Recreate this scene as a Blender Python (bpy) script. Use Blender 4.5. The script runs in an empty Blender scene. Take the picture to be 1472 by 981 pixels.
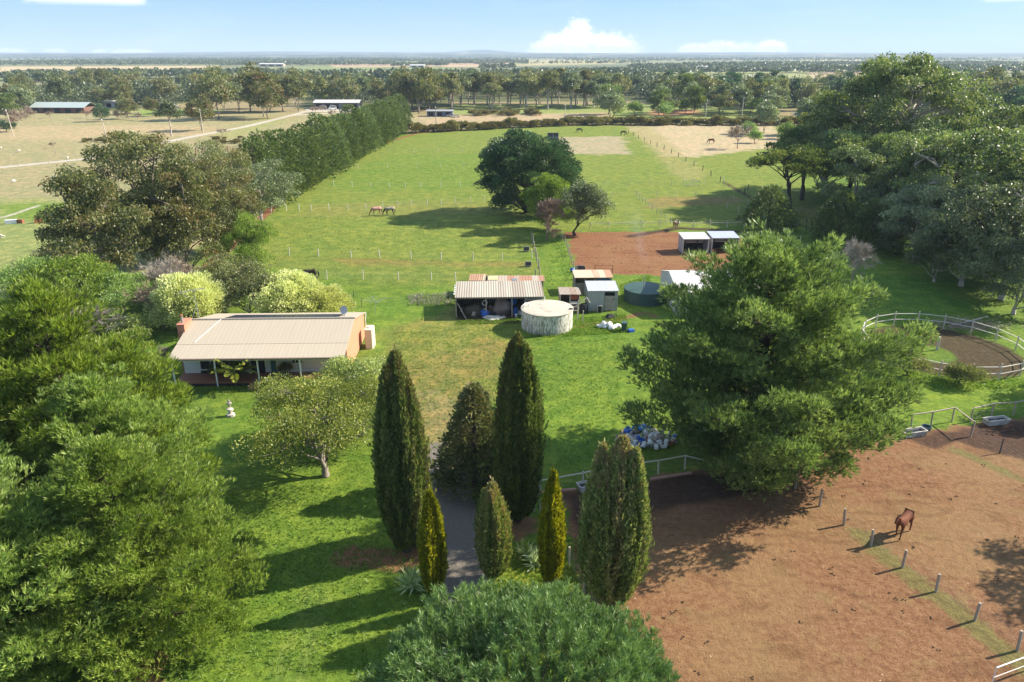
import bpy, math, random
import numpy as np
from mathutils import Vector, Matrix
# ------------------------------------------------------------------ basics
S = bpy.context.scene
COL = S.collection
F_PX = 1060.0                                  # focal length in photo pixels (1472 wide)
PITCH = math.atan((490.5 - 77.5) / F_PX)
CAM_H = 30.0
def at(px, py, z=0.0):
    """world point at height z seen at photo pixel (px, py)"""
    xr = (px - 736) / F_PX; yc = (490.5 - py) / F_PX
    dz = -math.sin(PITCH) + yc * math.cos(PITCH); dy = math.cos(PITCH) + yc * math.sin(PITCH)
    t = (z - CAM_H) / dz
    return (xr * t, dy * t)
def tag(o, label=None, cat=None, group=None, kind=None):
    if label: o['label'] = label
    if cat: o['category'] = cat
    if group: o['group'] = group
    if kind: o['kind'] = kind
    return o
def empty(name, loc=(0, 0, 0), rz=0.0, label=None, cat=None, group=None):
    o = bpy.data.objects.new(name, None); COL.objects.link(o)
    o.location = loc; o.rotation_euler = (0, 0, rz); o.empty_display_size = .2
    return tag(o, label, cat, group)
def link(name, me, parent=None, loc=(0, 0, 0), rz=0.0, mat=None):
    o = bpy.data.objects.new(name, me); COL.objects.link(o)
    o.location = loc; o.rotation_euler = (0, 0, rz)
    if mat is not None:
        me.materials.clear(); me.materials.append(mat)
    if parent: o.parent = parent
    return o
def copy_tree(o, loc, rz=None, sc=None, label=None, cat=None, group=None, parent=None):
    c = o.copy(); COL.objects.link(c)
    if parent is None:
        c.location = loc
        if rz is not None: c.rotation_euler = (0, 0, rz)
        if sc is not None: c.scale = sc if hasattr(sc, '__len__') else (sc, sc, sc)
        tag(c, label, cat, group)
    else: c.parent = parent
    for ch in o.children: copy_tree(ch, None, parent=c)
    return c
# ------------------------------------------------------------------ node helpers
class NT:
    def __init__(s, tree): s.t = tree
    def n(s, typ, ins=None, **kw):
        nd = s.t.nodes.new(typ)
        for k, v in kw.items(): setattr(nd, k, v)
        if ins:
            for k, v in ins.items():
                sock = nd.inputs[k]
                if hasattr(v, 'is_output') or isinstance(v, bpy.types.NodeSocket): s.t.links.new(v, sock)
                else: sock.default_value = v
        return nd
    def math(s, op, a, b=None, c=None, clamp=False):
        ins = {0: a}
        if b is not None: ins[1] = b
        if c is not None: ins[2] = c
        return s.n('ShaderNodeMath', ins, operation=op, use_clamp=clamp).outputs[0]
    def mix(s, f, a, b, mode='MIX'):
        nd = s.n('ShaderNodeMix', data_type='RGBA', blend_type=mode)
        for k, v in ((0, f), (6, a), (7, b)):
            if isinstance(v, bpy.types.NodeSocket): s.t.links.new(v, nd.inputs[k])
            else: nd.inputs[k].default_value = v if k == 0 else (*v[:3], 1)
        return nd.outputs[2]
    def noise(s, vec, scale, detail=3, rough=.55, dist=0.0, col=False):
        nd = s.n('ShaderNodeTexNoise', {'Vector': vec, 'Scale': scale, 'Detail': detail, 'Roughness': rough, 'Distortion': dist})
        return nd.outputs[1 if col else 0]
    def ss(s, x, a, b):
        return s.n('ShaderNodeMapRange', {0: x, 1: a, 2: b, 3: 0., 4: 1.}, interpolation_type='SMOOTHSTEP').outputs[0]
    def attr(s, name, out=2):
        return s.n('ShaderNodeAttribute', attribute_name=name).outputs[out]
    def ramp(s, f, stops):
        nd = s.n('ShaderNodeValToRGB', {0: f}); e = nd.color_ramp.elements
        e[0].position = stops[0][0]; e[0].color = (*stops[0][1], 1)
        e[1].position = stops[-1][0]; e[1].color = (*stops[-1][1], 1)
        for p, c in stops[1:-1]:
            x = e.new(p); x.color = (*c, 1)
        return nd.outputs[0]
    def bump(s, h, strength=.4, dist=.1):
        return s.n('ShaderNodeBump', {'Height': h, 'Strength': strength, 'Distance': dist}).outputs[0]
def newmat(name):
    m = bpy.data.materials.new(name); m.use_nodes = True
    t = NT(m.node_tree); bs = m.node_tree.nodes['Principled BSDF']
    return m, t, bs
def setb(t, bs, **kw):
    for k, v in kw.items():
        k = k.replace('_', ' ')
        s = bs.inputs[k]
        if isinstance(v, bpy.types.NodeSocket): t.t.links.new(v, s)
        elif k == 'Base Color': s.default_value = (*v[:3], 1)
        else: s.default_value = v
MATS = {}
def plain(name, col, rough=.6, var=.25, scale=3.0, metal=0.0, bump=.15, dirt=None, spec=.4):
    """weathered one-colour surface: two noises break up the colour"""
    if name in MATS: return MATS[name]
    m, t, bs = newmat(name)
    pos = t.n('ShaderNodeTexCoord').outputs['Object']
    a = t.noise(pos, scale, 5); b = t.noise(pos, scale * 7, 3)
    f = t.math('MULTIPLY_ADD', a, var * 1.6, 1 - var * .8)
    f = t.math('MULTIPLY', f, t.math('MULTIPLY_ADD', b, var * .8, 1 - var * .4))
    c = t.n('ShaderNodeVectorMath', {0: (*col, ), 'Scale': f}, operation='SCALE').outputs[0]
    if dirt is not None:
        k = t.ss(t.noise(pos, scale * .7, 6, .65), .5, .68)
        c = t.mix(k, c, dirt)
    setb(t, bs, Base_Color=c, Roughness=rough, Metallic=metal, Normal=t.bump(b, bump, .02))
    bs.inputs['Specular IOR Level'].default_value = spec
    MATS[name] = m; return m
def ribbed(name, col, pitch=.2, axis=0, rough=.5, rust=None, rust_amt=.5, var=.15, metal=0.0, depth=.6, lines=True, spec=.5):
    """corrugated sheet: ribs run across `axis` (0 = x varies)"""
    if name in MATS: return MATS[name]
    m, t, bs = newmat(name)
    pos = t.n('ShaderNodeTexCoord').outputs['Object']
    sep = t.n('ShaderNodeSeparateXYZ', {0: pos})
    x = sep.outputs[axis]
    w = t.math('SINE', t.math('MULTIPLY', x, 2 * math.pi / pitch))
    st = t.n('ShaderNodeVectorMath', {0: pos, 1: (1, .12, .12) if axis == 0 else (.12, 1, .12)}, operation='MULTIPLY').outputs[0]
    a = t.noise(st, 2.2, 5); b = t.noise(pos, 11, 3); big = t.noise(pos, .5, 4)
    f = t.math('MULTIPLY_ADD', a, var * 1.5, 1 - var)
    f = t.math('MULTIPLY', f, t.math('MULTIPLY_ADD', b, var * .6, 1 - var * .3))
    c = t.n('ShaderNodeVectorMath', {0: col, 'Scale': f}, operation='SCALE').outputs[0]
    if rust is not None:
        sheet = t.n('ShaderNodeTexWhiteNoise', {'W': t.math('FLOOR', t.math('DIVIDE', x, .82))}, noise_dimensions='1D').outputs[0]
        k = t.ss(t.math('ADD', t.math('MULTIPLY', a, .5), t.math('MULTIPLY', sheet, .5)), rust_amt - .1, rust_amt + .14)
        c = t.mix(t.math('MULTIPLY', k, t.math('MULTIPLY_ADD', b, .8, .45, True)), c, rust)
    setb(t, bs, Base_Color=c, Roughness=rough, Metallic=metal, Normal=t.bump(w, depth, .03))
    bs.inputs['Specular IOR Level'].default_value = spec
    MATS[name] = m; return m
def boards(name, col, pitch=.16, axis=2, rough=.65, var=.3, gap=.12):
    """timber boards: darker joints every `pitch` along axis"""
    if name in MATS: return MATS[name]
    m, t, bs = newmat(name)
    pos = t.n('ShaderNodeTexCoord').outputs['Object']
    x = t.math('DIVIDE', t.n('ShaderNodeSeparateXYZ', {0: pos}).outputs[axis], pitch)
    fr = t.math('FRACT', x)
    wn = t.n('ShaderNodeTexWhiteNoise', {'W': t.math('FLOOR', x)}, noise_dimensions='1D').outputs[0]
    sc = [6, 6, 6]; sc[axis] = 30
    st = t.n('ShaderNodeVectorMath', {0: pos, 1: tuple(q / 6 for q in sc)}, operation='MULTIPLY').outputs[0]
    a = t.noise(st, 3.0, 4)
    f = t.math('ADD', t.math('MULTIPLY', wn, var), t.math('MULTIPLY_ADD', a, var, 1 - var))
    c = t.n('ShaderNodeVectorMath', {0: col, 'Scale': f}, operation='SCALE').outputs[0]
    g = t.math('LESS_THAN', fr, gap)
    c = t.mix(g, c, tuple(q * .35 for q in col))
    setb(t, bs, Base_Color=c, Roughness=rough, Normal=t.bump(t.math('SUBTRACT', 1., g), .4, .02))
    MATS[name] = m; return m
def leafmat(name, dark, mid, light, trans=.3, rough=.46, odd=None):
    dark, mid, light = [tuple(min(q * k_, .8) for q in c_) for c_, k_ in ((dark, 1.55), (mid, 1.95), (light, 2.0))]
    m, t, bs = newmat(name); trans = min(.5, trans + .1) if trans > 0 else 0
    r = t.attr('rnd'); cl = t.attr('cl')
    oi = t.n('ShaderNodeObjectInfo').outputs['Random']
    f = t.math('ADD', t.math('MULTIPLY', r, .42), t.math('MULTIPLY', cl, .42))
    f = t.math('ADD', f, t.math('MULTIPLY', oi, .16))
    c = t.ramp(f, [(.12, dark), (.5, mid), (.88, light)])
    if odd is not None:
        c = t.mix(t.math('MULTIPLY', t.ss(cl, .8, .95), .8), c, odd)
    hs = t.n('ShaderNodeHueSaturation', {'Hue': t.math('MULTIPLY_ADD', oi, .03, .485), 'Saturation': t.math('MULTIPLY_ADD', oi, -.25, 1.1), 'Value': t.math('MULTIPLY_ADD', oi, .26, .9), 'Color': c})
    c = hs.outputs[0]
    setb(t, bs, Base_Color=c, Roughness=rough)
    bs.inputs['Specular IOR Level'].default_value = .5
    tr = t.n('ShaderNodeBsdfTranslucent', {'Color': t.mix(1.0, c, (1.0, 1.05, .6), 'MULTIPLY')})
    mx = t.n('ShaderNodeMixShader', {0: trans, 1: bs.outputs[0], 2: tr.outputs[0]})
    m.node_tree.links.new(mx.outputs[0], m.node_tree.nodes['Material Output'].inputs[0])
    return m
# ------------------------------------------------------------------ mesh building
def mesh_np(name, V, faces_n, idx, attrs=None, smooth=False):
    """V (n,3); idx flat vertex indices; faces_n = verts per face (int or array)"""
    me = bpy.data.meshes.new(name)
    V = np.asarray(V, np.float32); idx = np.asarray(idx, np.int32)
    if np.isscalar(faces_n): nf = len(idx) // faces_n; tot = np.full(nf, faces_n, np.int32)
    else: tot = np.asarray(faces_n, np.int32); nf = len(tot)
    st = np.concatenate([[0], np.cumsum(tot)[:-1]]).astype(np.int32)
    me.vertices.add(len(V)); me.vertices.foreach_set('co', V.ravel())
    me.loops.add(len(idx)); me.loops.foreach_set('vertex_index', idx)
    me.polygons.add(nf); me.polygons.foreach_set('loop_start', st)
    me.polygons.foreach_set('loop_total', tot)
    me.polygons.foreach_set('use_smooth', np.full(nf, smooth, bool))
    me.update(calc_edges=True)
    for k, (dom, typ, arr) in (attrs or {}).items():
        a = me.attributes.new(k, typ, dom)
        a.data.foreach_set('color' if typ == 'FLOAT_COLOR' else 'value', np.asarray(arr, np.float32).ravel())
    return me
class MB:
    """collects boxes, bars, tubes, plates into ONE mesh"""
    def __init__(s): s.v = []; s.f = []
    def add(s, vs, fs):
        o = len(s.v); s.v += [tuple(v) for v in vs]; s.f += [tuple(i + o for i in f) for f in fs]; return s
    def box(s, x0, x1, y0, y1, z0, z1):
        vs = [(x, y, z) for z in (z0, z1) for x, y in ((x0, y0), (x1, y0), (x1, y1), (x0, y1))]
        return s.add(vs, [(3, 2, 1, 0), (4, 5, 6, 7), (0, 1, 5, 4), (1, 2, 6, 5), (2, 3, 7, 6), (3, 0, 4, 7)])
    def bar(s, a, b, w, h=None, up=(0, 0, 1)):
        h = h or w; a = Vector(a); b = Vector(b); d = (b - a).normalized(); u = Vector(up)
        if abs(d.dot(u)) > .98: u = Vector((0, 1, 0))
        r = d.cross(u).normalized(); u = r.cross(d)
        vs = [p + r * i * w / 2 + u * j * h / 2 for p in (a, b) for i, j in ((-1, -1), (1, -1), (1, 1), (-1, 1))]
        return s.add(vs, [(3, 2, 1, 0), (4, 5, 6, 7), (0, 1, 5, 4), (1, 2, 6, 5), (2, 3, 7, 6), (3, 0, 4, 7)])
    def tube(s, pts, rad, n=8, cap=True):
        pts = [Vector(p) for p in pts]; o = len(s.v)
        rad = rad if hasattr(rad, '__len__') else [rad] * len(pts)
        for i, p in enumerate(pts):
            d = (pts[min(i + 1, len(pts) - 1)] - pts[max(i - 1, 0)])
            d = d.normalized() if d.length > 1e-6 else Vector((0, 0, 1))
            u = Vector((0, 0, 1)) if abs(d.z) < .95 else Vector((1, 0, 0))
            r = d.cross(u).normalized(); w = r.cross(d)
            for k in range(n):
                a = 2 * math.pi * k / n; s.v.append(tuple(p + (r * math.cos(a) + w * math.sin(a)) * rad[i]))
        for i in range(len(pts) - 1):
            for k in range(n):
                a = o + i * n + k; b = o + i * n + (k + 1) % n
                s.f.append((a, b, b + n, a + n))
        if cap:
            s.f.append(tuple(o + k for k in range(n))[::-1]); s.f.append(tuple(o + (len(pts) - 1) * n + k for k in range(n)))
        return s
    def lathe(s, prof, n=24, c=(0, 0, 0)):
        o = len(s.v)
        for r, z in prof:
            for k in range(n):
                a = 2 * math.pi * k / n; s.v.append((c[0] + r * math.cos(a), c[1] + r * math.sin(a), c[2] + z))
        for i in range(len(prof) - 1):
            for k in range(n):
                a = o + i * n + k; b = o + i * n + (k + 1) % n
                s.f.append((a, b, b + n, a + n))
        s.f.append(tuple(o + k for k in range(n))[::-1]); s.f.append(tuple(o + (len(prof) - 1) * n + k for k in range(n)))
        return s
    def plate(s, pts, th=.03):
        """flat polygon with thickness along its normal (downwards)"""
        P = [Vector(p) for p in pts]; nrm = (P[1] - P[0]).cross(P[2] - P[0]).normalized()
        n = len(P); vs = P + [p - nrm * th for p in P]
        return s.add(vs, [tuple(range(n)), tuple(range(2 * n - 1, n - 1, -1))] + [(i, i + n, (i + 1) % n + n, (i + 1) % n) for i in range(n)])
    def blob(s, c, r, seed=0, n=10, m=7, amp=.2):
        rg = random.Random(seed); o = len(s.v); r = r if hasattr(r, '__len__') else (r, r, r)
        ph = [rg.uniform(0, 6.3) for _ in range(6)]
        for i in range(m + 1):
            th = math.pi * i / m
            for k in range(n):
                a = 2 * math.pi * k / n
                q = 1 + amp * (math.sin(2 * a + ph[0] + 2 * th) * .5 + math.sin(3 * a + ph[1]) * .4 * math.sin(th) + math.sin(5 * th + ph[2] + a) * .4) + rg.uniform(-amp, amp) * .3 * math.sin(th)
                s.v.append((c[0] + r[0] * q * math.sin(th) * math.cos(a), c[1] + r[1] * q * math.sin(th) * math.sin(a), c[2] + r[2] * q * math.cos(th)))
        for i in range(m):
            for k in range(n):
                a = o + i * n + k; b = o + i * n + (k + 1) % n
                s.f.append((a, a + n, b + n, b))
        return s
    def mesh(s, name='mesh', smooth=False):
        me = bpy.data.meshes.new(name); me.from_pydata(s.v, [], s.f)
        if smooth: me.polygons.foreach_set('use_smooth', [True] * len(me.polygons))
        me.update(); return me
    def build(s, name, mat, parent=None, loc=(0, 0, 0), rz=0.0, smooth=False):
        return link(name, s.mesh(name, smooth), parent, loc, rz, mat)
# ------------------------------------------------------------------ camera, sun, sky
cam_d = bpy.data.cameras.new('camera'); cam = bpy.data.objects.new('camera', cam_d); COL.objects.link(cam)
cam_d.sensor_width = 36; cam_d.lens = 36 * F_PX / 1472; cam_d.clip_start = .5; cam_d.clip_end = 40000
cam.location = (0, 0, CAM_H); cam.rotation_euler = (math.pi / 2 - PITCH, 0, 0)
S.camera = cam
SUN_DIR = Vector((.957 * math.cos(math.radians(34)), .29 * math.cos(math.radians(34)), math.sin(math.radians(34)))).normalized()
sd = bpy.data.lights.new('sun', 'SUN'); sd.energy = 5.0; sd.angle = math.radians(.5); sd.color = (1, .90, .74)
so = bpy.data.objects.new('sun', sd); COL.objects.link(so); so.rotation_euler = SUN_DIR.to_track_quat('Z', 'Y').to_euler(); so.location = (50, 10, 60)
W = bpy.data.worlds.new('World'); S.world = W; W.use_nodes = True
t = NT(W.node_tree); bg = W.node_tree.nodes['Background']
sky = t.n('ShaderNodeTexSky', sky_type='NISHITA'); sky.sun_disc = False
sky.sun_elevation = math.radians(34); sky.sun_rotation = math.atan2(SUN_DIR.x, SUN_DIR.y)
sky.altitude = 100; sky.air_density = 1.0; sky.dust_density = .15; sky.ozone_density = 1.2
d = t.n('ShaderNodeTexCoord').outputs['Generated']
sp = t.n('ShaderNodeSeparateXYZ', {0: d}); X, Y, Z = sp.outputs
az = t.math('ARCTAN2', X, Y); el = t.math('ARCSINE', Z)
def cloudmask(parts, nz):
    """low cumulus: each part = (px centre, px half width, px top, px bottom)"""
    tot = None
    for cx, hw, top, bot in parts:
        a0 = math.atan2((cx - 736) / F_PX, 1.0); ha = hw / F_PX
        el_t = (77.5 - top) / F_PX * .93; el_b = (77.5 - bot) / F_PX * .93
        u = t.math('DIVIDE', t.math('SUBTRACT', az, a0), ha)
        v = t.math('DIVIDE', t.math('SUBTRACT', el, el_b), el_t - el_b)
        q = t.math('ADD', t.math('MULTIPLY', u, u), t.math('MULTIPLY', t.math('MAXIMUM', v, 0.), t.math('MAXIMUM', v, 0.)))
        q = t.math('ADD', t.math('SQRT', q), nz)
        k = t.ss(q, 1.14, .74)
        k = t.math('MULTIPLY', k, t.ss(v, -.25, .02))
        tot = k if tot is None else t.math('MAXIMUM', tot, k)
    return tot
sv = t.n('ShaderNodeCombineXYZ', {0: t.math('MULTIPLY', az, 1.), 1: t.math('MULTIPLY', el, 1.6), 2: 0.}).outputs[0]
nz = t.math('ADD', t.math('MULTIPLY', t.math('SUBTRACT', t.noise(sv, 30, 7, .66), .5), 1.1), t.math('MULTIPLY', t.math('SUBTRACT', t.noise(sv, 110, 4, .6), .5), .5))
m1 = cloudmask([(822, 24, 31, 74), (850, 60, 48, 76), (800, 40, 50, 76), (1020, 62, 62, 77), (1082, 22, 61, 77), (985, 30, 63, 77)], nz)
m2 = cloudmask([(60, 26, 71, 77), (124, 14, 71, 77), (184, 10, 71, 77), (225, 26, 71, 77)], nz)
m3 = cloudmask([(18, 30, -14, 7), (85, 24, -14, 6), (185, 62, -34, 12), (1415, 45, -22, 13), (760, 40, -40, -14), (1100, 90, -60, -20), (400, 120, -80, -25)], nz)
thin = t.math('MULTIPLY', t.ss(t.noise(t.n('ShaderNodeVectorMath', {0: d, 1: (3, 3, 14)}, operation='MULTIPLY').outputs[0], 1.4, 5, .6, .6), .5, .8), .10)
shade = t.ramp(t.math('ADD', t.noise(sv, 75, 5, .6), t.math('MULTIPLY', el, 4.)), [(.35, (.70, .77, .90)), (.62, (1.0, 1.0, 1.0))])
white = t.n('ShaderNodeVectorMath', {0: shade, 'Scale': 4.3}, operation='SCALE').outputs[0]
mask = t.math('MAXIMUM', t.math('MAXIMUM', m1, t.math('MULTIPLY', m2, .75)), t.math('MULTIPLY', m3, .92))
mask = t.math('MAXIMUM', mask, thin)
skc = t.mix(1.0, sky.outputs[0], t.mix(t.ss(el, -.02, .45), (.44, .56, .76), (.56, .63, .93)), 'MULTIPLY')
grad = t.ramp(t.math('MULTIPLY', t.math('MAXIMUM', el, 0.), 1.6), [(0., (.60, .79, .94)), (.035, (.47, .69, .93)), (.12, (.31, .55, .90)), (.9, (.52, .68, .92))])  # sky above the frame is brightened here to add fill light
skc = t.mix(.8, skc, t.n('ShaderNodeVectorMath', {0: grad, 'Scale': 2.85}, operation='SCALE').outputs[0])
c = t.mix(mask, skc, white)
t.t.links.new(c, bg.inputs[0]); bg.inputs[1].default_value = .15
S.view_settings.view_transform = 'Standard'; S.view_settings.look = 'None'; S.view_settings.exposure = 1.22; S.view_settings.gamma = 1
S.view_settings.use_curve_mapping = False
S.render.engine = 'CYCLES'
S.cycles.max_bounces = 6; S.cycles.diffuse_bounces = 4; S.cycles.transmission_bounces = 4; S.cycles.transparent_max_bounces = 6; S.cycles.glossy_bounces = 2; S.cycles.volume_bounces = 0
# ------------------------------------------------------------------ ground
def poly_sd(PX, PY, poly):
    """signed distance (positive inside), metres"""
    P = np.array(poly, float); n = len(P); best = np.full(PX.shape, 1e18); ins = np.zeros(PX.shape, bool)
    for i in range(n):
        x0, y0 = P[i]; x1, y1 = P[(i + 1) % n]; dx, dy = x1 - x0, y1 - y0
        tt = np.clip(((PX - x0) * dx + (PY - y0) * dy) / max(dx * dx + dy * dy, 1e-9), 0, 1)
        best = np.minimum(best, (PX - x0 - tt * dx) ** 2 + (PY - y0 - tt * dy) ** 2)
        if y0 != y1:
            cnd = ((y0 > PY) != (y1 > PY)) & (PX < (x1 - x0) * (PY - y0) / (y1 - y0) + x0)
            ins ^= cnd
    dd = np.sqrt(best); return np.where(ins, dd, -dd)
def line_sd(PX, PY, pts, half):
    best = np.full(PX.shape, 1e18)
    for i in range(len(pts) - 1):
        x0, y0 = pts[i]; x1, y1 = pts[i + 1]; dx, dy = x1 - x0, y1 - y0
        tt = np.clip(((PX - x0) * dx + (PY - y0) * dy) / max(dx * dx + dy * dy, 1e-9), 0, 1)
        best = np.minimum(best, (PX - x0 - tt * dx) ** 2 + (PY - y0 - tt * dy) ** 2)
    return half - np.sqrt(best)
def pw(pts): return [at(*p) for p in pts]
ys = [-70, -50, -35, -22, -12, -4, 2, 6, 9]
y = 11.0
while y < 13500: ys.append(y); y *= 1.0062
ys = np.array(ys); NU = 520
u = np.linspace(-1, 1, NU)
GX = u[None, :] * (75 + .86 * np.maximum(ys, 0) + 40 * (ys < 15))[:, None]; GY = np.repeat(ys[:, None], NU, 1)
def lfn(sc, seed):
    r = np.random.RandomState(seed); o = 0
    for k in range(7):
        a = r.uniform(0, 6.28); f = 6.28 / sc * r.uniform(.5, 1.7); o = o + np.sin(GX * f * math.cos(a) + GY * f * math.sin(a) + r.uniform(0, 6.28) + 1.5 * np.sin((GX * math.sin(a) - GY * math.cos(a)) * f * .5 + k))
    return o / 4.0
def sm(x, a, b):
    q = np.clip((x - a) / (b - a), 0, 1); return q * q * (3 - 2 * q)
base = np.zeros(GX.shape + (3,)); base[:] = (.117, .194, .023)
n30 = lfn(30, 1)[..., None]; n9 = lfn(9, 2)[..., None]; n4 = lfn(4, 5)[..., None]
base = base * (1 + .10 * n30 + .05 * n9)
def paint(poly, col, soft=1.5, warp=1.0, wsc=8, seed=3, amt=1.0):
    global base
    sdv = poly_sd(GX, GY, pw(poly)) + warp * lfn(wsc, seed)
    k = (sm(sdv, -soft, soft) * amt)[..., None]; base = base * (1 - k) + np.array(col) * k
GREEN = (.112, .182, .024)
WOODS = (.10, .115, .045)
# far country first: everything beyond the gorse hedge
k = sm(GY, 330, 350)[..., None]; base = base * (1 - k) + np.array((.26, .22, .115)) * k
k = sm(GY, 700, 800)[..., None]; base = base * (1 - k) + np.array((.21, .225, .11)) * k
def field(poly, col): paint(poly, col, 4, 3, 60, 9)
field([(600, 168), (880, 160), (880, 176), (600, 190)], (.36, .29, .17))
field([(640, 150), (870, 150), (870, 163), (640, 165)], (.22, .27, .08))
field([(860, 150), (1100, 150), (1110, 176), (880, 178)], (.20, .25, .07))
field([(940, 158), (1000, 158), (1010, 166), (930, 166)], (.36, .20, .10))
for wp in ([(-200, 170), (130, 166), (250, 150), (430, 138), (430, 124), (-200, 122)], [(430, 156), (650, 156), (640, 128), (430, 130)], [(640, 147), (940, 146), (930, 124), (640, 124)], [(940, 152), (1270, 160), (1270, 134), (940, 128)], [(1300, 185), (1900, 200), (1900, 130), (1300, 130)]): field(wp, WOODS)
field([(0, 96), (310, 95), (320, 105), (0, 108)], (.46, .37, .21))
field([(0, 109), (120, 109), (105, 115), (0, 116)], (.15, .22, .06))
field([(110, 112), (190, 110), (150, 116), (60, 118)], (.40, .35, .17))
field([(320, 100), (600, 93), (700, 103), (560, 110), (300, 112)], (.20, .25, .09))
field([(470, 92), (740, 90), (720, 96), (480, 97)], (.44, .33, .21))
field([(730, 87), (900, 86), (880, 92), (740, 95)], (.36, .33, .16))
field([(740, 96), (900, 93), (1000, 96), (940, 104), (700, 106)], (.13, .16, .09))
field([(940, 101), (1200, 97), (1260, 104), (1160, 112), (900, 108)], (.26, .29, .12))
field([(1150, 86), (1240, 85), (1240, 90), (1150, 91)], (.40, .36, .18))
field([(1330, 90), (1450, 89), (1472, 96), (1330, 95)], (.40, .38, .18))
field([(1160, 104), (1240, 102), (1260, 110), (1170, 112)], (.46, .38, .24))
# left dry paddocks
paint([(-900, 160), (600, 160), (604, 188), (560, 196), (470, 240), (400, 268), (330, 330), (250, 400), (60, 440), (-900, 470)], (.285, .265, .135), 3, 2.0, 20, 4)
paint([(-700, 300), (60, 285), (200, 300), (200, 420), (-700, 450)], (.22, .26, .085), 4, 2, 12, 6)
paint([(-500, 185), (300, 180), (360, 195), (-400, 215)], (.37, .30, .17), 4, 4, 30, 7, .8)
paint([(60, 320), (10, 312), (0, 295), (200, 285), (120, 320)], (.14, .22, .035), 1.5, 1, 8, 8)
paint([(200, 157), (330, 158), (250, 168), (190, 166)], (.20, .27, .06), 4, 2, 20, 11)
paint([(300, 195), (380, 170), (420, 172), (330, 200)], (.24, .27, .09), 4, 2, 20, 12, .7)
# main horse paddock
paint([(604, 190), (800, 182), (905, 180), (1110, 178), (1180, 320), (960, 330), (760, 332), (780, 395), (640, 410), (430, 400), (330, 360), (395, 295), (470, 238)], (.162, .208, .036), 2, 1.5, 14, 13, .85)
paint([(470, 262), (560, 222), (740, 222), (720, 272), (480, 275)], (.12, .20, .025), 2.5, 3, 18, 14, .6)
paint([(330, 372), (500, 372), (760, 384), (760, 404), (640, 410), (430, 400)], (.14, .19, .035), 2, 2, 12, 15, .8)
paint([(470, 372), (760, 378), (760, 384), (500, 382)], (.21, .17, .05), 1.0, .8, 9, 16, .6)
paint([(800, 198), (895, 196), (905, 222), (795, 222)], (.33, .29, .18), 1.5, 2, 12, 17, .9)
paint([(900, 181), (1112, 178), (1130, 210), (1000, 226), (955, 226)], (.40, .33, .20), 1.5, 2, 10, 18, .95)
paint([(900, 181), (935, 181), (1020, 252), (980, 262)], (.26, .25, .09), 2, 1.5, 10, 19, .6)
paint([(935, 285), (1070, 282), (1060, 292), (925, 300)], (.22, .17, .06), 1.2, 1.2, 8, 20, .8)
paint([(1130, 300), (1230, 290), (1300, 335), (1200, 345)], (.27, .26, .10), 2, 2, 10, 21, .6)
paint([(455, 292), (650, 290), (720, 296), (690, 310), (420, 312)], (.19, .20, .05), 2, 2, 9, 22, .6)
# yard lawn: brighter green, worn patches
paint([(560, 480), (700, 430), (740, 500), (700, 600), (660, 650), (600, 640), (555, 540)], (.205, .175, .052), 2.5, 1.8, 6, 23, .85)
paint([(600, 560), (680, 570), (660, 640), (608, 650)], (.24, .20, .09), 1.2, 1.0, 4, 24, .65)
paint([(640, 455), (700, 460), (730, 480), (600, 520), (560, 470)], (.155, .205, .035), 2, 1.5, 6, 25, .6)
paint([(480, 480), (560, 470), (555, 560), (520, 560)], (.15, .20, .035), 1.5, 1.5, 5, 26, .6)
paint([(1280, 540), (1472, 540), (1600, 590), (1300, 610)], (.135, .22, .02), 1.5, 1.5, 5, 27, .8)
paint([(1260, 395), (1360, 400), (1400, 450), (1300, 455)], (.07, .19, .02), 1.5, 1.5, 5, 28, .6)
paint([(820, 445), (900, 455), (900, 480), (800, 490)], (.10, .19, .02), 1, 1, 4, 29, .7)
paint([(690, 800), (850, 780), (850, 870), (700, 870)], (.20, .24, .03), 1, .6, 3, 30, .55)
for ln, c_ in (([(395, 985), (425, 900), (445, 850)], (.155, .215, .045)), ([(425, 985), (452, 910), (468, 850)], (.155, .215, .045)), ([(600, 560), (625, 520), (640, 480), (650, 440)], (.165, .19, .05)), ([(630, 570), (655, 520), (668, 480), (676, 440)], (.165, .19, .05)), ([(250, 985), (300, 860), (345, 770)], (.09, .15, .02))):
    k = (sm(line_sd(GX, GY, pw(ln), .35) + .25 * lfn(2, 50), -.25, .2) * .6)[..., None]; base = base * (1 - k) + np.array(c_) * k
z0 = lfn(5, 40)
def msk(lst):
    o = np.full(GX.shape, -60.0)
    for s in lst: o = np.maximum(o, s)
    return np.clip(o, -30, 30)
P_ = lambda pts: poly_sd(GX, GY, pw(pts))
L_ = lambda pts, h: line_sd(GX, GY, pw(pts), h)
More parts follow.
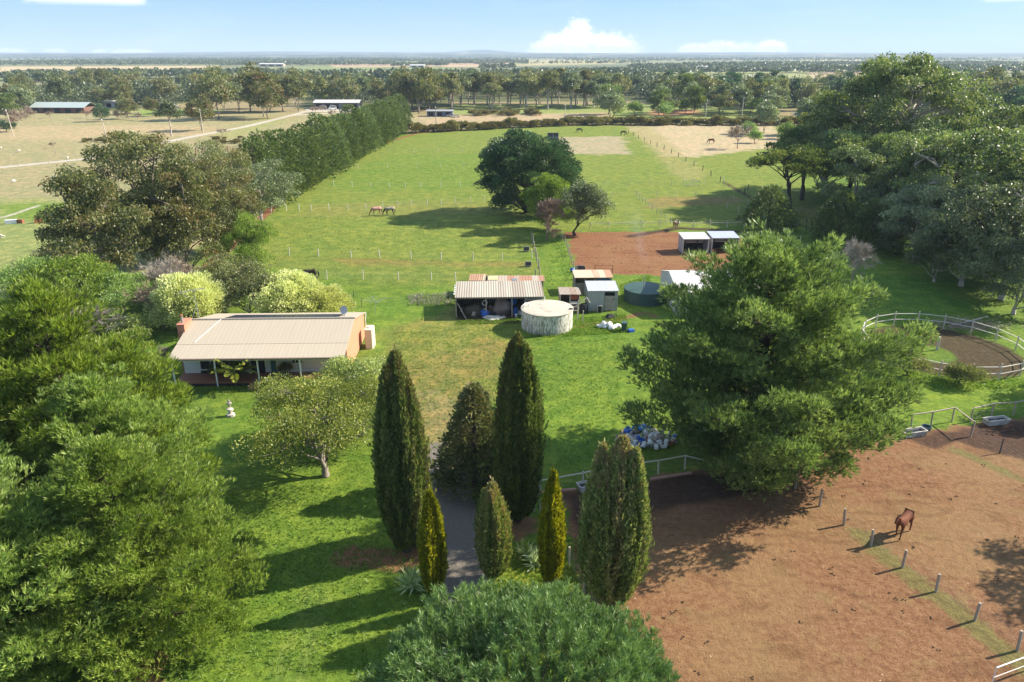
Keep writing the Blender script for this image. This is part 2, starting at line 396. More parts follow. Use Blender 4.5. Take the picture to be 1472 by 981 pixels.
dirt = msk([P_([(800, 706), (850, 700), (920, 688), (1000, 677), (1060, 672), (1150, 655), (1230, 634), (1310, 624), (1380, 612), (1472, 598), (1800, 575), (1900, 1100), (1400, 1500), (930, 1500), (905, 940), (842, 868), (826, 800)]) + .35 * lfn(4, 62),
            P_([(812, 334), (960, 333), (1010, 337), (1075, 345), (1085, 400), (1000, 400), (935, 396), (830, 393)]) + .7 * lfn(5, 61),
            L_([(300, 382), (395, 296), (460, 243), (520, 215), (600, 192), (700, 186)], 2.2) - 1.2,
            L_([(330, 370), (470, 372), (600, 377)], .35) - .2, L_([(830, 470), (880, 462), (925, 450), (940, 455)], .8) - .3,
            L_([(1085, 690), (1200, 770), (1300, 850), (1440, 960)], .5) - 30, P_([(195, 838 - 380), (280, 372), (300, 380), (240, 400)]) - 2,
            L_([(500, 780 + 20), (575, 806), (600, 798)], 1.3) - .2, L_([(738, 762), (750, 755)], 1.5) - .3, L_([(645, 505 + 380), (700, 900)], .2) - 3,
            L_([(508, 520), (530, 540)], 1.2) - .3, P_([(240, 940), (225, 1010), (180, 1010), (190, 930)])])
olive = msk([L_([(1230, 765), (1300, 822), (1400, 900), (1480, 960), (1560, 1020)], .85) - .1, L_([(1370, 645), (1472, 690), (1560, 730)], .6) - .1])
drive = msk([L_([(655, 960), (668, 860), (668, 800), (655, 740), (640, 680), (628, 650)], 1.65)])
rc = (46.6, 74.2); rr = np.hypot(GX - rc[0], GY - rc[1])
soil = msk([np.minimum(7.8 - rr, np.hypot(GX - 44.6, GY - 73.4) - 2.6), P_([(800, 706), (920, 688), (1000, 677), (1080, 676), (1130, 700), (1040, 722), (940, 742), (830, 790), (822, 760)]) - .3,
            P_([(1280, 628), (1472, 600), (1700, 590), (1700, 700), (1472, 665), (1380, 640), (1350, 650)]) - .3,
            L_([(640, 402), (740, 455), (786, 466)], .1) - 3, P_([(655, 448), (745, 446), (745, 466), (655, 464)]), L_([(905, 340), (975, 328), (1090, 335)], 1.0), L_([(1040, 262), (1150, 325)], 1.2) - .5])
path = msk([L_([(-300, 262), (0, 241), (150, 226), (240, 204), (300, 192), (350, 183), (420, 166), (450, 158)], 2.0), L_([(420, 166), (470, 163), (520, 160)], 2.5),
            L_([(-60, 322), (8, 312), (55, 296)], .5), L_([(430, 160), (500, 156), (560, 160)], 3.0) - 1, P_([(440, 156), (520, 154), (500, 160), (440, 162)])])
V = np.stack([GX, GY, np.zeros_like(GX)], -1).reshape(-1, 3)
nr = len(ys); ii = (np.arange(nr - 1)[:, None] * NU + np.arange(NU - 1)[None, :]).ravel()
idx = np.stack([ii, ii + 1, ii + NU + 1, ii + NU], 1).ravel()
colr = np.concatenate([np.clip(base, .005, 1).reshape(-1, 3), np.ones((V.shape[0], 1))], 1)
gm = mesh_np('ground', V, 4, idx, {'col': ('POINT', 'FLOAT_COLOR', colr), 'dirt': ('POINT', 'FLOAT', dirt), 'drive': ('POINT', 'FLOAT', drive), 'soil': ('POINT', 'FLOAT', soil), 'path': ('POINT', 'FLOAT', path), 'olive': ('POINT', 'FLOAT', olive)})
m, t, bs = newmat('ground')
pos = t.n('ShaderNodeTexCoord').outputs['Object']
nA = t.noise(pos, .11, 4); nB = t.noise(pos, .55, 4, .6); nC = t.noise(pos, 2.2, 5, .65); nD = t.noise(pos, 9, 4, .7); nE = t.noise(pos, 26, 2, .6)
col = t.attr('col', 0)
f = t.math('MULTIPLY_ADD', t.math('SUBTRACT', nB, .5), .9, 1.0); f = t.math('ADD', f, t.math('MULTIPLY', t.math('SUBTRACT', nC, .5), 1.05))
f = t.math('ADD', f, t.math('MULTIPLY', t.math('SUBTRACT', nD, .5), .9)); f = t.math('ADD', f, t.math('MULTIPLY', t.math('SUBTRACT', nE, .5), .7))
g = t.n('ShaderNodeVectorMath', {0: col, 'Scale': t.math('MULTIPLY', f, .88)}, operation='SCALE').outputs[0]
g = t.mix(t.math('MULTIPLY', t.ss(nB, .42, .66), .6), g, t.mix(1., g, (1.5, 1.16, 1.2), 'MULTIPLY'))          # yellower swards
g = t.mix(t.math('MULTIPLY', t.ss(nA, .45, .65), .5), g, t.mix(1., g, (.72, .9, .8), 'MULTIPLY'))          # darker clover
g = t.mix(t.math('MULTIPLY', t.ss(t.math('ADD', nC, t.math('MULTIPLY', nD, .4)), .80, .93), .5), g, (.23, .20, .085))   # dry tufts
weed = t.ss(t.noise(pos, 1.3, 6, .75), .60, .66); g = t.mix(t.math('MULTIPLY', weed, .6), g, t.mix(1., g, (.45, .62, .6), 'MULTIPLY'))
vo = t.n('ShaderNodeTexVoronoi', {'Vector': pos, 'Scale': 2.6}).outputs[0]
g = t.mix(t.math('MULTIPLY', t.math('LESS_THAN', vo, .085), t.ss(nA, .5, .6)), g, (.35, .36, .2))
warp = t.math('ADD', t.math('MULTIPLY', t.math('SUBTRACT', nB, .5), 1.6), t.math('MULTIPLY', t.math('SUBTRACT', nC, .5), 1.1))
warp2 = t.math('ADD', warp, t.math('MULTIPLY', t.math('SUBTRACT', nD, .5), .6))
# red dirt
dn = t.math('ADD', t.math('MULTIPLY', nC, .5), t.math('MULTIPLY', nD, .5))
dc = t.ramp(dn, [(.32, (.095, .042, .020)), (.47, (.190, .096, .047)), (.62, (.285, .162, .084))])
dc = t.mix(t.math('MULTIPLY', t.ss(nA, .42, .62), .45), dc, (.25, .165, .075))
dc = t.mix(t.math('MULTIPLY', t.ss(nB, .52, .72), .4), dc, (.20, .15, .06))
st = t.n('ShaderNodeTexVoronoi', {'Vector': pos, 'Scale': 7.}, feature='F1'); fl = t.math('LESS_THAN', st.outputs[0], t.math('MULTIPLY', nB, .17))
dc = t.mix(t.math('MULTIPLY', fl, .75), dc, (.46, .34, .19))
st2 = t.n('ShaderNodeTexVoronoi', {'Vector': pos, 'Scale': 1.1}, feature='F1'); dc = t.mix(t.math('LESS_THAN', st2.outputs[0], .035), dc, (.55, .50, .42))
trk = t.ss(t.noise(t.n('ShaderNodeVectorMath', {0: pos, 1: (.35, 1.0, 1)}, operation='MULTIPLY').outputs[0], .5, 5, .6, 1.2), .5, .62); dc = t.mix(t.math('MULTIPLY', trk, .5), dc, t.mix(1., dc, (.62, .56, .55), 'MULTIPLY'))
pit = t.ss(t.noise(pos, 5.5, 3, .6), .60, .68); dc = t.mix(t.math('MULTIPLY', pit, .6), dc, (.075, .033, .018))
dc = t.mix(t.math('MULTIPLY', t.ss(t.n('ShaderNodeSeparateXYZ', {0: pos}).outputs[1], 85., 95.), .35), dc, t.mix(1., dc, (1.0, .66, .58), 'MULTIPLY'))
g = t.mix(t.ss(t.math('ADD', t.attr('dirt'), warp2), -.25, .35), g, dc)
g0 = None
ol = t.ramp(dn, [(.35, (.07, .075, .025)), (.6, (.18, .165, .055))])
g = t.mix(t.math('MULTIPLY', t.ss(t.math('ADD', t.attr('olive'), warp), -.3, .4), .8), g, ol)
# dark churned soil with pale chips
sc_ = t.ramp(dn, [(.35, (.022, .013, .009)), (.6, (.080, .045, .030))])
vo3 = t.n('ShaderNodeTexVoronoi', {'Vector': pos, 'Scale': 4.2}, feature='F1'); chips = t.math('LESS_THAN', vo3.outputs[0], t.math('MULTIPLY', nC, .25))
sc_ = t.mix(t.math('MULTIPLY', chips, .7), sc_, (.24, .19, .15))
g = t.mix(t.math('MULTIPLY', t.ss(t.math('ADD', t.attr('soil'), warp2), -.3, .5), .9), g, sc_)
# gravel drive
gr = t.ramp(nD, [(.3, (.12, .105, .09)), (.7, (.24, .215, .185))]); 
g = t.mix(t.ss(t.math('ADD', t.attr('drive'), t.math('MULTIPLY', warp2, .8)), -.2, .3), g, gr)
g = t.mix(t.ss(t.math('ADD', t.attr('path'), t.math('MULTIPLY', warp, .6)), -.4, .4), g, (.42, .38, .31))
h = t.math('ADD', t.math('MULTIPLY', nC, .6), t.math('ADD', t.math('MULTIPLY', nD, .35), t.math('MULTIPLY', nE, .18)))
setb(t, bs, Base_Color=g, Roughness=.9, Normal=t.bump(h, .9, .22)); bs.inputs['Specular IOR Level'].default_value = .12
ground = link('ground', gm, None, mat=m); tag(ground, 'grassy farm ground with red dirt yards, a gravel drive and dry far fields', 'ground', kind='structure')
# hills on the horizon: two long low ridges
def ridge(name, y0, y1, h, hf, seed, label, col):
    nx, ny = 260, 14; xs = np.linspace(-11500, 11500, nx); r = np.random.RandomState(seed); prof = np.zeros(nx)
    for k in range(14): prof += np.sin(xs / r.uniform(300, 2600) + r.uniform(0, 6)) * r.uniform(.2, 1)
    top = h + hf * prof / 3 ; tt = np.linspace(0, 1, ny)
    if seed == 2: top = top + 34 * np.exp(-((xs + 380) / 330.) ** 2) + 18 * np.exp(-((xs + 3000) / 1500.) ** 2)
    VX = np.repeat(xs[None], ny, 0); VY = y0 + (y1 - y0) * tt[:, None] + 150 * np.sin(xs / 900 + seed)[None]; VZ = -2 + (top + 2)[None] * (np.sin(tt * math.pi / 1.6)[:, None])
    ii = (np.arange(ny - 1)[:, None] * nx + np.arange(nx - 1)[None]).ravel()
    me = mesh_np(name, np.stack([VX, VY, VZ], -1).reshape(-1, 3), 4, np.stack([ii, ii + 1, ii + nx + 1, ii + nx], 1).ravel(), smooth=True)
    mm, t, bs = newmat('hills' + str(seed)); p = t.n('ShaderNodeTexCoord').outputs['Object']
    n1 = t.noise(t.n('ShaderNodeVectorMath', {0: p, 1: (1, .5, 3)}, operation='MULTIPLY').outputs[0], .004, 5, .6)
    setb(t, bs, Base_Color=t.ramp(n1, [(.35, col), (.55, tuple(q * 1.5 for q in col)), (.66, (.25, .23, .12))]), Roughness=.95)
    tag(link(name, me, None, mat=mm), label, 'hills', kind='structure')
ridge('hills', 5200, 6800, 26, 3.5, 1, 'low wooded ridge along the horizon', (.04, .055, .035))
ridge('hills', 8200, 10500, 42, 7, 2, 'pale distant hills behind the wooded ridge', (.05, .07, .05))
# air
hz = MB().box(-12400, 12400, -320, 12400, -3, 118).mesh('haze'); mh = bpy.data.materials.new('haze'); mh.use_nodes = True
mh.node_tree.nodes.clear(); t = NT(mh.node_tree)
pv = t.n('ShaderNodeVolumePrincipled', {'Color': (.62, .79, 1.0, 1), 'Density': .00010, 'Anisotropy': .0})
o_ = t.n('ShaderNodeOutputMaterial'); mh.node_tree.links.new(pv.outputs[0], o_.inputs['Volume'])
tag(link('haze', hz, None, mat=mh), 'thin blue haze over the far country', 'haze', kind='stuff')
# ------------------------------------------------------------------ foliage
def unit(a): return a / np.maximum(np.linalg.norm(a, axis=-1, keepdims=True), 1e-9)
def rvec(r, n): return unit(r.normal(size=(n, 3)))
def leaf_mesh(name, C, D, L, Wd, r, cl, nh=None):
    """rhombic leaves: base C, long axis D; cl = tint of the clump"""
    n = len(C); side = unit(np.cross(D, (nh if nh is not None else 0) + rvec(r, n) * (.6 if nh is not None else 1)))
    L = np.asarray(L).reshape(-1, 1) * np.ones((n, 1)); Wd = np.asarray(Wd).reshape(-1, 1) * np.ones((n, 1))
    mid = C + D * L * .5
    V = np.stack([C, mid + side * Wd / 2, C + D * L, mid - side * Wd / 2], 1).reshape(-1, 3)
    me = mesh_np(name, V, 4, np.arange(4 * n), {'rnd': ('FACE', 'FLOAT', r.random(n)), 'cl': ('FACE', 'FLOAT', cl)})
    return me
def fill(r, cen, rad, per, shell=.55, up=.0):
    """points in a set of ellipsoids -> P, outward dir, clump id"""
    n = len(cen); cnt = np.maximum(1, (per * (rad[:, 0] * rad[:, 2]) / np.mean(rad[:, 0] * rad[:, 2])).astype(int))
    ci = np.repeat(np.arange(n), cnt); U = rvec(r, len(ci))
    flip = (U[:, 2] < 0) & (r.random(len(ci)) < up); U[flip, 2] *= -1
    q = (shell + (1 - shell) * r.random(len(ci)) ** .7)[:, None]
    return cen[ci] + U * rad[ci] * q, U, ci
def tubes(name, segs, mat, parent, n=5):
    mb = MB()
    for pts, rad in segs: mb.tube(pts, rad, n, cap=False)
    return mb.build(name, mat, parent, smooth=True)
def curve(a, b, r, sag=.0, wob=.06, n=4):
    a = np.array(a, float); b = np.array(b, float); L = np.linalg.norm(b - a); out = []
    for i in range(n + 1):
        q = i / n; p = a + (b - a) * q; p[2] += sag * L * math.sin(math.pi * q)
        if 0 < i < n: p += r.normal(size=3) * wob * L * .5
        out.append(tuple(p))
    return out
def fib(n, r, zmin=-.3, jit=.12):
    k = np.arange(n) + .5; z = 1 - (1 - zmin) * k / n; a = k * 2.39996 + r.uniform(0, 6.28)
    rr = np.sqrt(np.maximum(0, 1 - z * z)); return unit(np.stack([rr * np.cos(a), rr * np.sin(a), z], 1) + r.normal(size=(n, 3)) * jit)
ORG = lambda nm, label, cat, group=None: empty(nm, label=label, cat=cat, group=group)
PROTO_HOLD = []
def broad(nm, seed, H, R, bf=.3, lobes=12, lr=.33, sub=6, sr=.17, per=60, L=.3, Wd=.16, mode='any', leaf=None, bark=None, lean=(0, 0), trunk=.3, zmin=-.35, gaps=.0, flat=.75, forks=1, sublimb=True, shell=.55, asym=.15, crown_name='crown'):
    """broad crown: lobes on an ellipsoid envelope, sub-clumps round each lobe, limbs from a forking trunk"""
    r = np.random.RandomState(seed); root = ORG(nm, None, None)
    zc = H * (bf + (1 - bf) * .45); Rz = H - zc; env = np.array([R, R * r.uniform(.88, 1.1), Rz])
    U = fib(lobes, r, zmin); Lr = R * lr * r.uniform(.75, 1.3, lobes)
    cen = np.array([lean[0], lean[1], zc]) + U * (env - (Lr[:, None] * .8)) * (1 + r.normal(size=(lobes, 1)) * asym)
    if lobes > 6: cen = np.vstack([cen, [[lean[0], lean[1], zc + Rz * .1]]]); Lr = np.append(Lr, R * lr)
    cs, rs, segs = [], [], []
    base = np.array([0., 0., 0.]); fz = H * bf * .55
    fork = [np.array([r.normal() * .2, r.normal() * .2, fz])]
    segs.append((curve(base, fork[0], r, wob=.04), np.linspace(trunk * 1.25, trunk, 5)))
    leaders = []
    for k in range(forks):
        a = r.uniform(0, 6.28); tip = np.array([lean[0] + math.cos(a) * R * .3 * (forks > 1), lean[1] + math.sin(a) * R * .3 * (forks > 1), H * .8])
        pts = curve(fork[0], tip, r, wob=.05, n=6); segs.append((pts, np.linspace(trunk * (.9 if forks == 1 else .7), trunk * .15, 7))); leaders.append(np.array(pts))
    for i in range(len(cen)):
        c = cen[i]; ld = leaders[i % forks]; dd = np.abs(ld[:, 2] - (c[2] - .45 * np.hypot(*(c[:2] - ld[0, :2])) - .05 * H)); j = ld[np.argmin(dd)]
        pts = curve(j, c, r, sag=.06, wob=.07); segs.append((pts, np.linspace(trunk * .38, trunk * .09, 5)))
        m = max(2, int(sub * r.uniform(.7, 1.3))); V = rvec(r, m); V[:, 2] = np.abs(V[:, 2]) * .9 - .25
        for v in V:
            if r.random() < gaps: continue
            q = c + v * Lr[i] * np.array([1, 1, flat]) * r.uniform(.75, 1.1); s = R * sr * 1.38 * r.uniform(.65, 1.35)
            cs.append(q); rs.append([s, s * r.uniform(.8, 1.2), s * flat * r.uniform(.7, 1.1)])
            if sublimb: segs.append((curve(np.array(pts[3]), q, r, wob=.1, n=2), np.linspace(trunk * .12, trunk * .04, 3)))
    cs = np.array(cs); rs = np.array(rs)
    P, O, ci = fill(r, cs, rs, per * 1.5, shell, .35)
    n = len(P); out = unit(P - np.array([lean[0], lean[1], zc * .8]))
    if mode == 'up': D = unit(O * .5 + rvec(r, n) * .5 + np.array([0, 0, .8]))
    elif mode == 'droop': D = unit(O * .3 + rvec(r, n) * .7 + np.array([0, 0, -.6]))
    elif mode == 'out': D = unit(out * .9 + O * .3 + rvec(r, n) * .5 + np.array([0, 0, .25]))
    else: D = unit(O * .5 + rvec(r, n))
    ct = r.random(len(cs)) * .6 + .4 * (r.random(len(cs)) > .5)
    me = leaf_mesh(nm + '_crown', P, D, L * r.uniform(.6, 1.3, n), Wd * r.uniform(.7, 1.3, n), r, np.clip(ct[ci] + r.normal(size=n) * .08, 0, 1))
    link(crown_name, me, root, mat=leaf); tubes('trunk', segs, bark, root)
    return root
def tuft_mesh(nm, r, P, D, k, spread, L, Wd, cl):
    n = len(P); P2 = np.repeat(P, k, 0); D2 = unit(np.repeat(D, k, 0) + rvec(r, n * k) * spread)
    Ls = np.repeat(L * r.uniform(.6, 1.25, n), k) * r.uniform(.8, 1.1, n * k)
    return leaf_mesh(nm, P2, D2, Ls, Wd * r.uniform(.7, 1.3, n * k), r, np.repeat(cl, k))
def pine(nm, seed, H, R, prof, nl=70, per=26, k=6, L=.42, Wd=.07, spread=.55, leaf=None, bark=None, trunk=.45, zb=.1, rise=.25, cr=.95, lean=(0, 0), step=1.1, up=.7, holes=0.0, side=.42, squash=.55):
    """conifer of long limbs in whorls, each limb carrying pads of needle tufts"""
    r = np.random.RandomState(seed); root = ORG(nm, None, None); segs = []; cs = []; rs = []; dirs = []
    top = np.array([lean[0], lean[1], H]); tr = np.array([[lean[0] * (q ** 1.5), lean[1] * (q ** 1.5), H * q] for q in np.linspace(0, 1, 9)])
    tr[1:-1, :2] += r.normal(size=(7, 2)) * .12
    segs.append(([tuple(p) for p in tr], np.linspace(trunk, .05, 9)))
    for i in range(nl):
        q = zb + (1 - zb) * ((i + r.uniform(-.4, .4)) / nl); q = min(max(q, zb), .985)
        a = i * 2.39996 + r.normal() * .3; Rl = R * prof(q) * r.uniform(.72, 1.12)
        if r.random() < holes: Rl *= .6
        b = np.array([np.interp(q, np.linspace(0, 1, 9), tr[:, j]) for j in range(3)])
        ri = rise * (.4 + 1.3 * q) * r.uniform(.5, 1.4)
        e = b + np.array([math.cos(a), math.sin(a), ri]) * Rl
        pts = np.array(curve(b, e, r, sag=-.06, wob=.05, n=5)); segs.append(([tuple(p) for p in pts], np.linspace(max(.05, trunk * .28 * Rl / R), .02, 6)))
        nst = max(1, int(Rl / step))
        for j in range(nst + 1):
            f = .32 + .68 * j / max(nst, 1); p = np.array([np.interp(f * 5, np.arange(6), pts[:, w]) for w in range(3)])
            lat = side * Rl * (1.1 - f) ** .7 * .9
            for sgn in ((0,) if j == nst else (-1, 1, 0) if r.random() < .8 else (1, -1)):
                off = np.array([-math.sin(a), math.cos(a), 0]) * sgn * lat * r.uniform(.4, 1.1) + np.array([math.cos(a), math.sin(a), .25]) * abs(sgn) * lat * .4
                c = p + off + r.normal(size=3) * .15
                if sgn and lat > .6 and r.random() < .7: segs.append(([tuple(p), tuple(c)], [.03, .012]))
                s = cr * r.uniform(.65, 1.25) * (.75 + .35 * (1 - q)); cs.append(c); rs.append([s, s, s * squash * r.uniform(.8, 1.2)]); dirs.append([math.cos(a), math.sin(a), .3])
    for j in range(3): cs.append(top + np.array([r.normal() * .2, r.normal() * .2, -.4 - j * .7])); rs.append([.35 + .25 * j] * 2 + [.7]); dirs.append([0, 0, 1])
    cs = np.array(cs); rs = np.array(rs); dirs = np.array(dirs)
    P, O, ci = fill(r, cs, rs, per, .35, .6)
    D = unit(dirs[ci] * .55 + O * .45 + np.array([0, 0, up]) + rvec(r, len(P)) * .25)
    ct = np.clip(r.random(len(cs)) * .8 + .1, 0, 1)
    me = tuft_mesh(nm + '_crown', r, P, D, k, spread, L, Wd, np.clip(ct[ci] + r.normal(size=len(P)) * .1, 0, 1))
    link('crown', me, root, mat=leaf); tubes('trunk', segs, bark, root)
    return root
def column(nm, seed, H, R, stems, per=9000, L=.34, Wd=.13, leaf=None, bark=None, wid=.42, zlo=.4, belly=.35, pm=.28, htv=.32, topw=.25):
    """columnar cypress: several upright plumes fused into one column"""
    r = np.random.RandomState(seed); root = ORG(nm, None, None); Ps, Ds, cl = [], [], []
    cols = [(0., 0., H, wid * R * 1.15)]
    for i in range(stems):
        a = i * 2.39996 + r.uniform(-.4, .4); rr = R * (1 - wid) * r.uniform(.6, 1.05)
        cols.append((rr * math.cos(a), rr * math.sin(a), H * (1 - htv * r.uniform(.2, 1.6) * rr / R), wid * R * r.uniform(.7, 1.0)))
    for (cx, cy, h, w) in cols:
        n = int(per * w * h / (wid * R * H)); q = r.random(n) ** .9
        zz = zlo + (h - zlo) * q
        pr = np.sin(np.clip((q * (1 - belly) + belly * .55), 0, 1) * math.pi) ** .75; pr = np.maximum(pr, topw * (1 - q) ** .5); pr = np.minimum(pr, (1 - q) ** .62 * 1.75); pr = np.where(q < .12, pr * (.6 + q * 3.3), pr)
        a = r.uniform(0, 6.28, n); rad = w * pr * (.76 + .36 * r.random(n) ** .6 + .45 * (r.random(n) > .955) * r.random(n)) * (1 + .2 * np.sin(a * 4 + zz * .5 + cx * 5) + .14 * np.sin(a * 9 - zz * 1.3 + cy * 3) + .07 * np.sin(zz * 5 + a * 3))
        # plume centres follow the overall taper of the tree
        zt = np.clip(zz / H, 0, 1); pull = (np.maximum(0, 1 - zt ** 4.5) * (1 - pm) + pm) * np.clip(.38 + zt * 2.4, 0, 1)
        if w > .3: zz = zz + (r.random(n) > .985) * r.random(n) * .5
        Ps.append(np.stack([cx * pull + rad * np.cos(a), cy * pull + rad * np.sin(a), zz], 1))
        Ds.append(unit(np.stack([np.cos(a) * .38, np.sin(a) * .38, np.full(n, 1.0)], 1) + rvec(r, n) * .38))
        cl.append(np.clip(r.uniform(.2, .8) + .4 * (zz > h * .9) + .34 * np.sin(a * 5 + cx * 3 + .3 * np.sin(zz)) + .15 * r.normal(size=n), 0, 1))
    P = np.vstack(Ps); D = np.vstack(Ds); cl = np.concatenate(cl); n = len(P)
    me = leaf_mesh(nm + '_crown', P, D, L * r.uniform(.6, 1.4, n), Wd * r.uniform(.6, 1.4, n), r, cl)
    link('crown', me, root, mat=leaf)
    tubes('trunk', [([(0, 0, -.1), (0, 0, H * .5), (0, 0, H * .85)], [R * .16, R * .1, .03])], bark, root, 7)
    return root
def cone(nm, seed, H, R, nb=150, per=14, L=.55, Wd=.16, leaf=None, bark=None, trunk=.3, zb=.03, pw_=.8, k=3, droop=.2, cr=.7):
    """dense pyramid with layered sprays (hedge cypress, young conifers)"""
    r = np.random.RandomState(seed); root = ORG(nm, None, None)
    q = zb + (1 - zb) * (np.arange(nb) + .5) / nb; a = np.arange(nb) * 2.39996 + r.normal(size=nb) * .2
    Rr = R * (1 - q) ** pw_ * r.uniform(.8, 1.15, nb) * np.clip(.75 + q * 3, 0, 1)
    cs = np.stack([Rr * np.cos(a) * .85, Rr * np.sin(a) * .85, q * H * .97 + droop * Rr * .3], 1); s = cr * (.6 + .7 * (1 - q)); rs = np.stack([s, s, s * .75], 1)
    P, O, ci = fill(r, cs, rs, per, .4, .5)
    out = unit(np.stack([np.cos(a[ci]), np.sin(a[ci]), np.full(len(ci), .75)], 1)); D = unit(out * .8 + O * .4 + rvec(r, len(P)) * .2)
    me = tuft_mesh(nm + '_crown', r, P, D, k, .4, L, Wd, np.clip(r.random(nb)[ci] * .7 + .15 + r.normal(size=len(P)) * .08, 0, 1))
    link('crown', me, root, mat=leaf)
    tubes('trunk', [([(0, 0, -.1), (0, 0, H * .5), (0, 0, H * .96)], [trunk, trunk * .6, .03])], bark, root, 6)
    return root
def bare(nm, seed, H, R, mat=None, bf=.2, levels=4, trunk=.18, kids=4, twig=None, nt=3500, tl=.6, tw=.03):
    """leafless tree: forking limbs plus a haze of twigs"""
    r = np.random.RandomState(seed); root = ORG(nm, None, None); segs = []; tips = []
    def grow(p, d, L, rad, lv):
        e = p + d * L; m = p + d * L * .5 + r.normal(size=3) * L * .05
        segs.append(([tuple(p), tuple(m), tuple(e)], [rad, rad * .8, rad * .6]))
        if lv == 0: tips.append((p, e)); return
        for i in range(kids if lv < levels else kids + 1):
            dd = unit(d + r.normal(size=3) * .55 + np.array([0, 0, .18])); grow(p + d * L * r.uniform(.55, 1.0), dd, L * r.uniform(.6, .82), rad * .55, lv - 1)
    grow(np.zeros(3), np.array([0, 0, 1.]), H * bf, trunk, levels)
    allp = np.array([q for s in segs for q in s[0]]); zmx = allp[:, 2].max(); rmx = np.percentile(np.hypot(allp[:, 0], allp[:, 1]), 97)
    sc = np.array([R / rmx, R / rmx, H * .95 / zmx]); segs = [([tuple(np.array(p) * sc) for p in s[0]], s[1]) for s in segs]
    A = np.array([t_[0] for t_ in tips]) * sc; B = np.array([t_[1] for t_ in tips]) * sc; i = r.randint(0, len(A), nt); f = r.random((nt, 1)); P = A[i] * (1 - f) + B[i] * f
    D = unit(unit(B[i] - A[i]) + rvec(r, nt) * .7 + np.array([0, 0, .2]))
    me = leaf_mesh(nm + '_twigs', P, D, tl * r.uniform(.5, 1.3, nt), tw, r, r.random(nt))
    link('twigs', me, root, mat=twig or mat); tubes('trunk', segs, mat, root, 4)
    return root
# materials -------------------------------------------------------------
B_GREY = plain('bark_grey', (.22, .19, .16), .9, .5, 2.5, bump=.5); B_PALE = plain('bark_pale', (.42, .37, .31), .8, .45, 1.5, bump=.3, dirt=(.2, .15, .11))
B_DARK = plain('bark_dark', (.075, .055, .042), .95, .5, 3, bump=.6); B_TWIG = plain('twig_grey', (.26, .215, .175), .9, .3, 3); B_ROSY = plain('twig_rosy', (.24, .16, .13), .9, .3, 3)
L_PINE = leafmat('needles_green', (.022, .046, .011), (.070, .108, .022), (.18, .215, .06), .28)
L_PINEY = leafmat('needles_lime', (.038, .070, .012), (.118, .176, .034), (.26, .31, .085), .35)
L_PINED = leafmat('needles_deep', (.016, .038, .009), (.042, .082, .014), (.10, .145, .028), .2)
L_CYP = leafmat('cypress_green', (.018, .034, .010), (.072, .098, .022), (.18, .17, .055), .25, odd=(.12, .085, .04))
L_CYPY = leafmat('cypress_gold', (.05, .075, .012), (.19, .20, .024), (.38, .36, .05), .3, odd=(.07, .10, .015))
L_CYPB = leafmat('cypress_bronze', (.035, .055, .012), (.10, .125, .025), (.23, .22, .065), .2, odd=(.30, .19, .10))
L_GUM = leafmat('gum_olive', (.032, .048, .016), (.088, .100, .034), (.20, .19, .075), .3, odd=(.19, .13, .055))
L_GUMD = leafmat('gum_deep', (.022, .044, .016), (.076, .108, .034), (.20, .22, .07), .32, odd=(.15, .17, .04))
L_GUMG = leafmat('gum_grey', (.026, .042, .022), (.070, .092, .042), (.16, .18, .08), .25)
L_DARK = leafmat('dark_broadleaf', (.010, .026, .014), (.028, .060, .026), (.075, .12, .045), .15)
L_HEDGE = leafmat('hedge_cypress', (.020, .042, .012), (.062, .092, .024), (.15, .175, .05), .22)
L_ACAC = leafmat('wattle_green', (.035, .07, .012), (.10, .155, .025), (.19, .235, .05), .3)
L_ORCH = leafmat('olive_yellow', (.035, .055, .012), (.110, .140, .026), (.27, .27, .065), .35)
L_VARI = leafmat('variegated', (.12, .15, .05), (.33, .35, .14), (.58, .54, .24), .25)
L_GORSE = leafmat('gorse', (.035, .038, .014), (.095, .085, .03), (.20, .15, .055), .15, odd=(.13, .16, .02))
L_BRNZ = leafmat('bronze_leaf', (.018, .030, .010), (.055, .066, .020), (.20, .17, .06), .2, odd=(.30, .15, .07))
L_SPIKE = leafmat('sword_leaf', (.10, .15, .05), (.23, .29, .12), (.42, .47, .26), .2)
L_TWIG = leafmat('twig_haze', (.06, .05, .042), (.125, .108, .09), (.21, .185, .155), .0)
L_TWIGR = leafmat('twig_haze_rosy', (.065, .045, .032), (.135, .100, .070), (.21, .155, .105), .0)
def place(o, loc, rz=0, sc=1.0, label=None, cat=None, group=None):
    o.location = (*loc[:2], loc[2] if len(loc) > 2 else 0); o.rotation_euler = (0, 0, rz); o.scale = sc if hasattr(sc, '__len__') else (sc,) * 3
    return tag(o, label, cat, group)
# ---- the near garden
ppr = lambda q: max(.04, (1 - max(0, q - .22) / .78) ** .75) if q > .22 else .72 + .28 * q / .22
dome = lambda q: math.sqrt(max(.02, 1 - (max(0, q - .35) / .68) ** 2)) if q > .35 else .75 + .25 * q / .35
bigp = lambda q: max(.05, (1 - (max(0, q - .2) / .84) ** 1.9)) ** .8 if q > .25 else .62 + .38 * q / .25
place(pine('pine_tree', 11, 17.0, 10.3, bigp, nl=130, per=22, k=6, L=.48, Wd=.065, leaf=L_PINE, bark=B_DARK, cr=.85, lean=(1.2, .5), zb=.05, rise=.32, holes=.35, squash=.8, step=.9), (18.75, 50.0), 1.2, 1, 'huge spreading green pine growing over the fence between lawn and red yard', 'tree')
lp = pine('pine_tree', 21, 17.5, 8.6, ppr, nl=130, per=20, k=6, L=.46, Wd=.055, leaf=L_PINEY, bark=B_DARK, cr=.72, zb=.04, rise=.42, holes=.2, up=.85, step=.85, squash=.85)
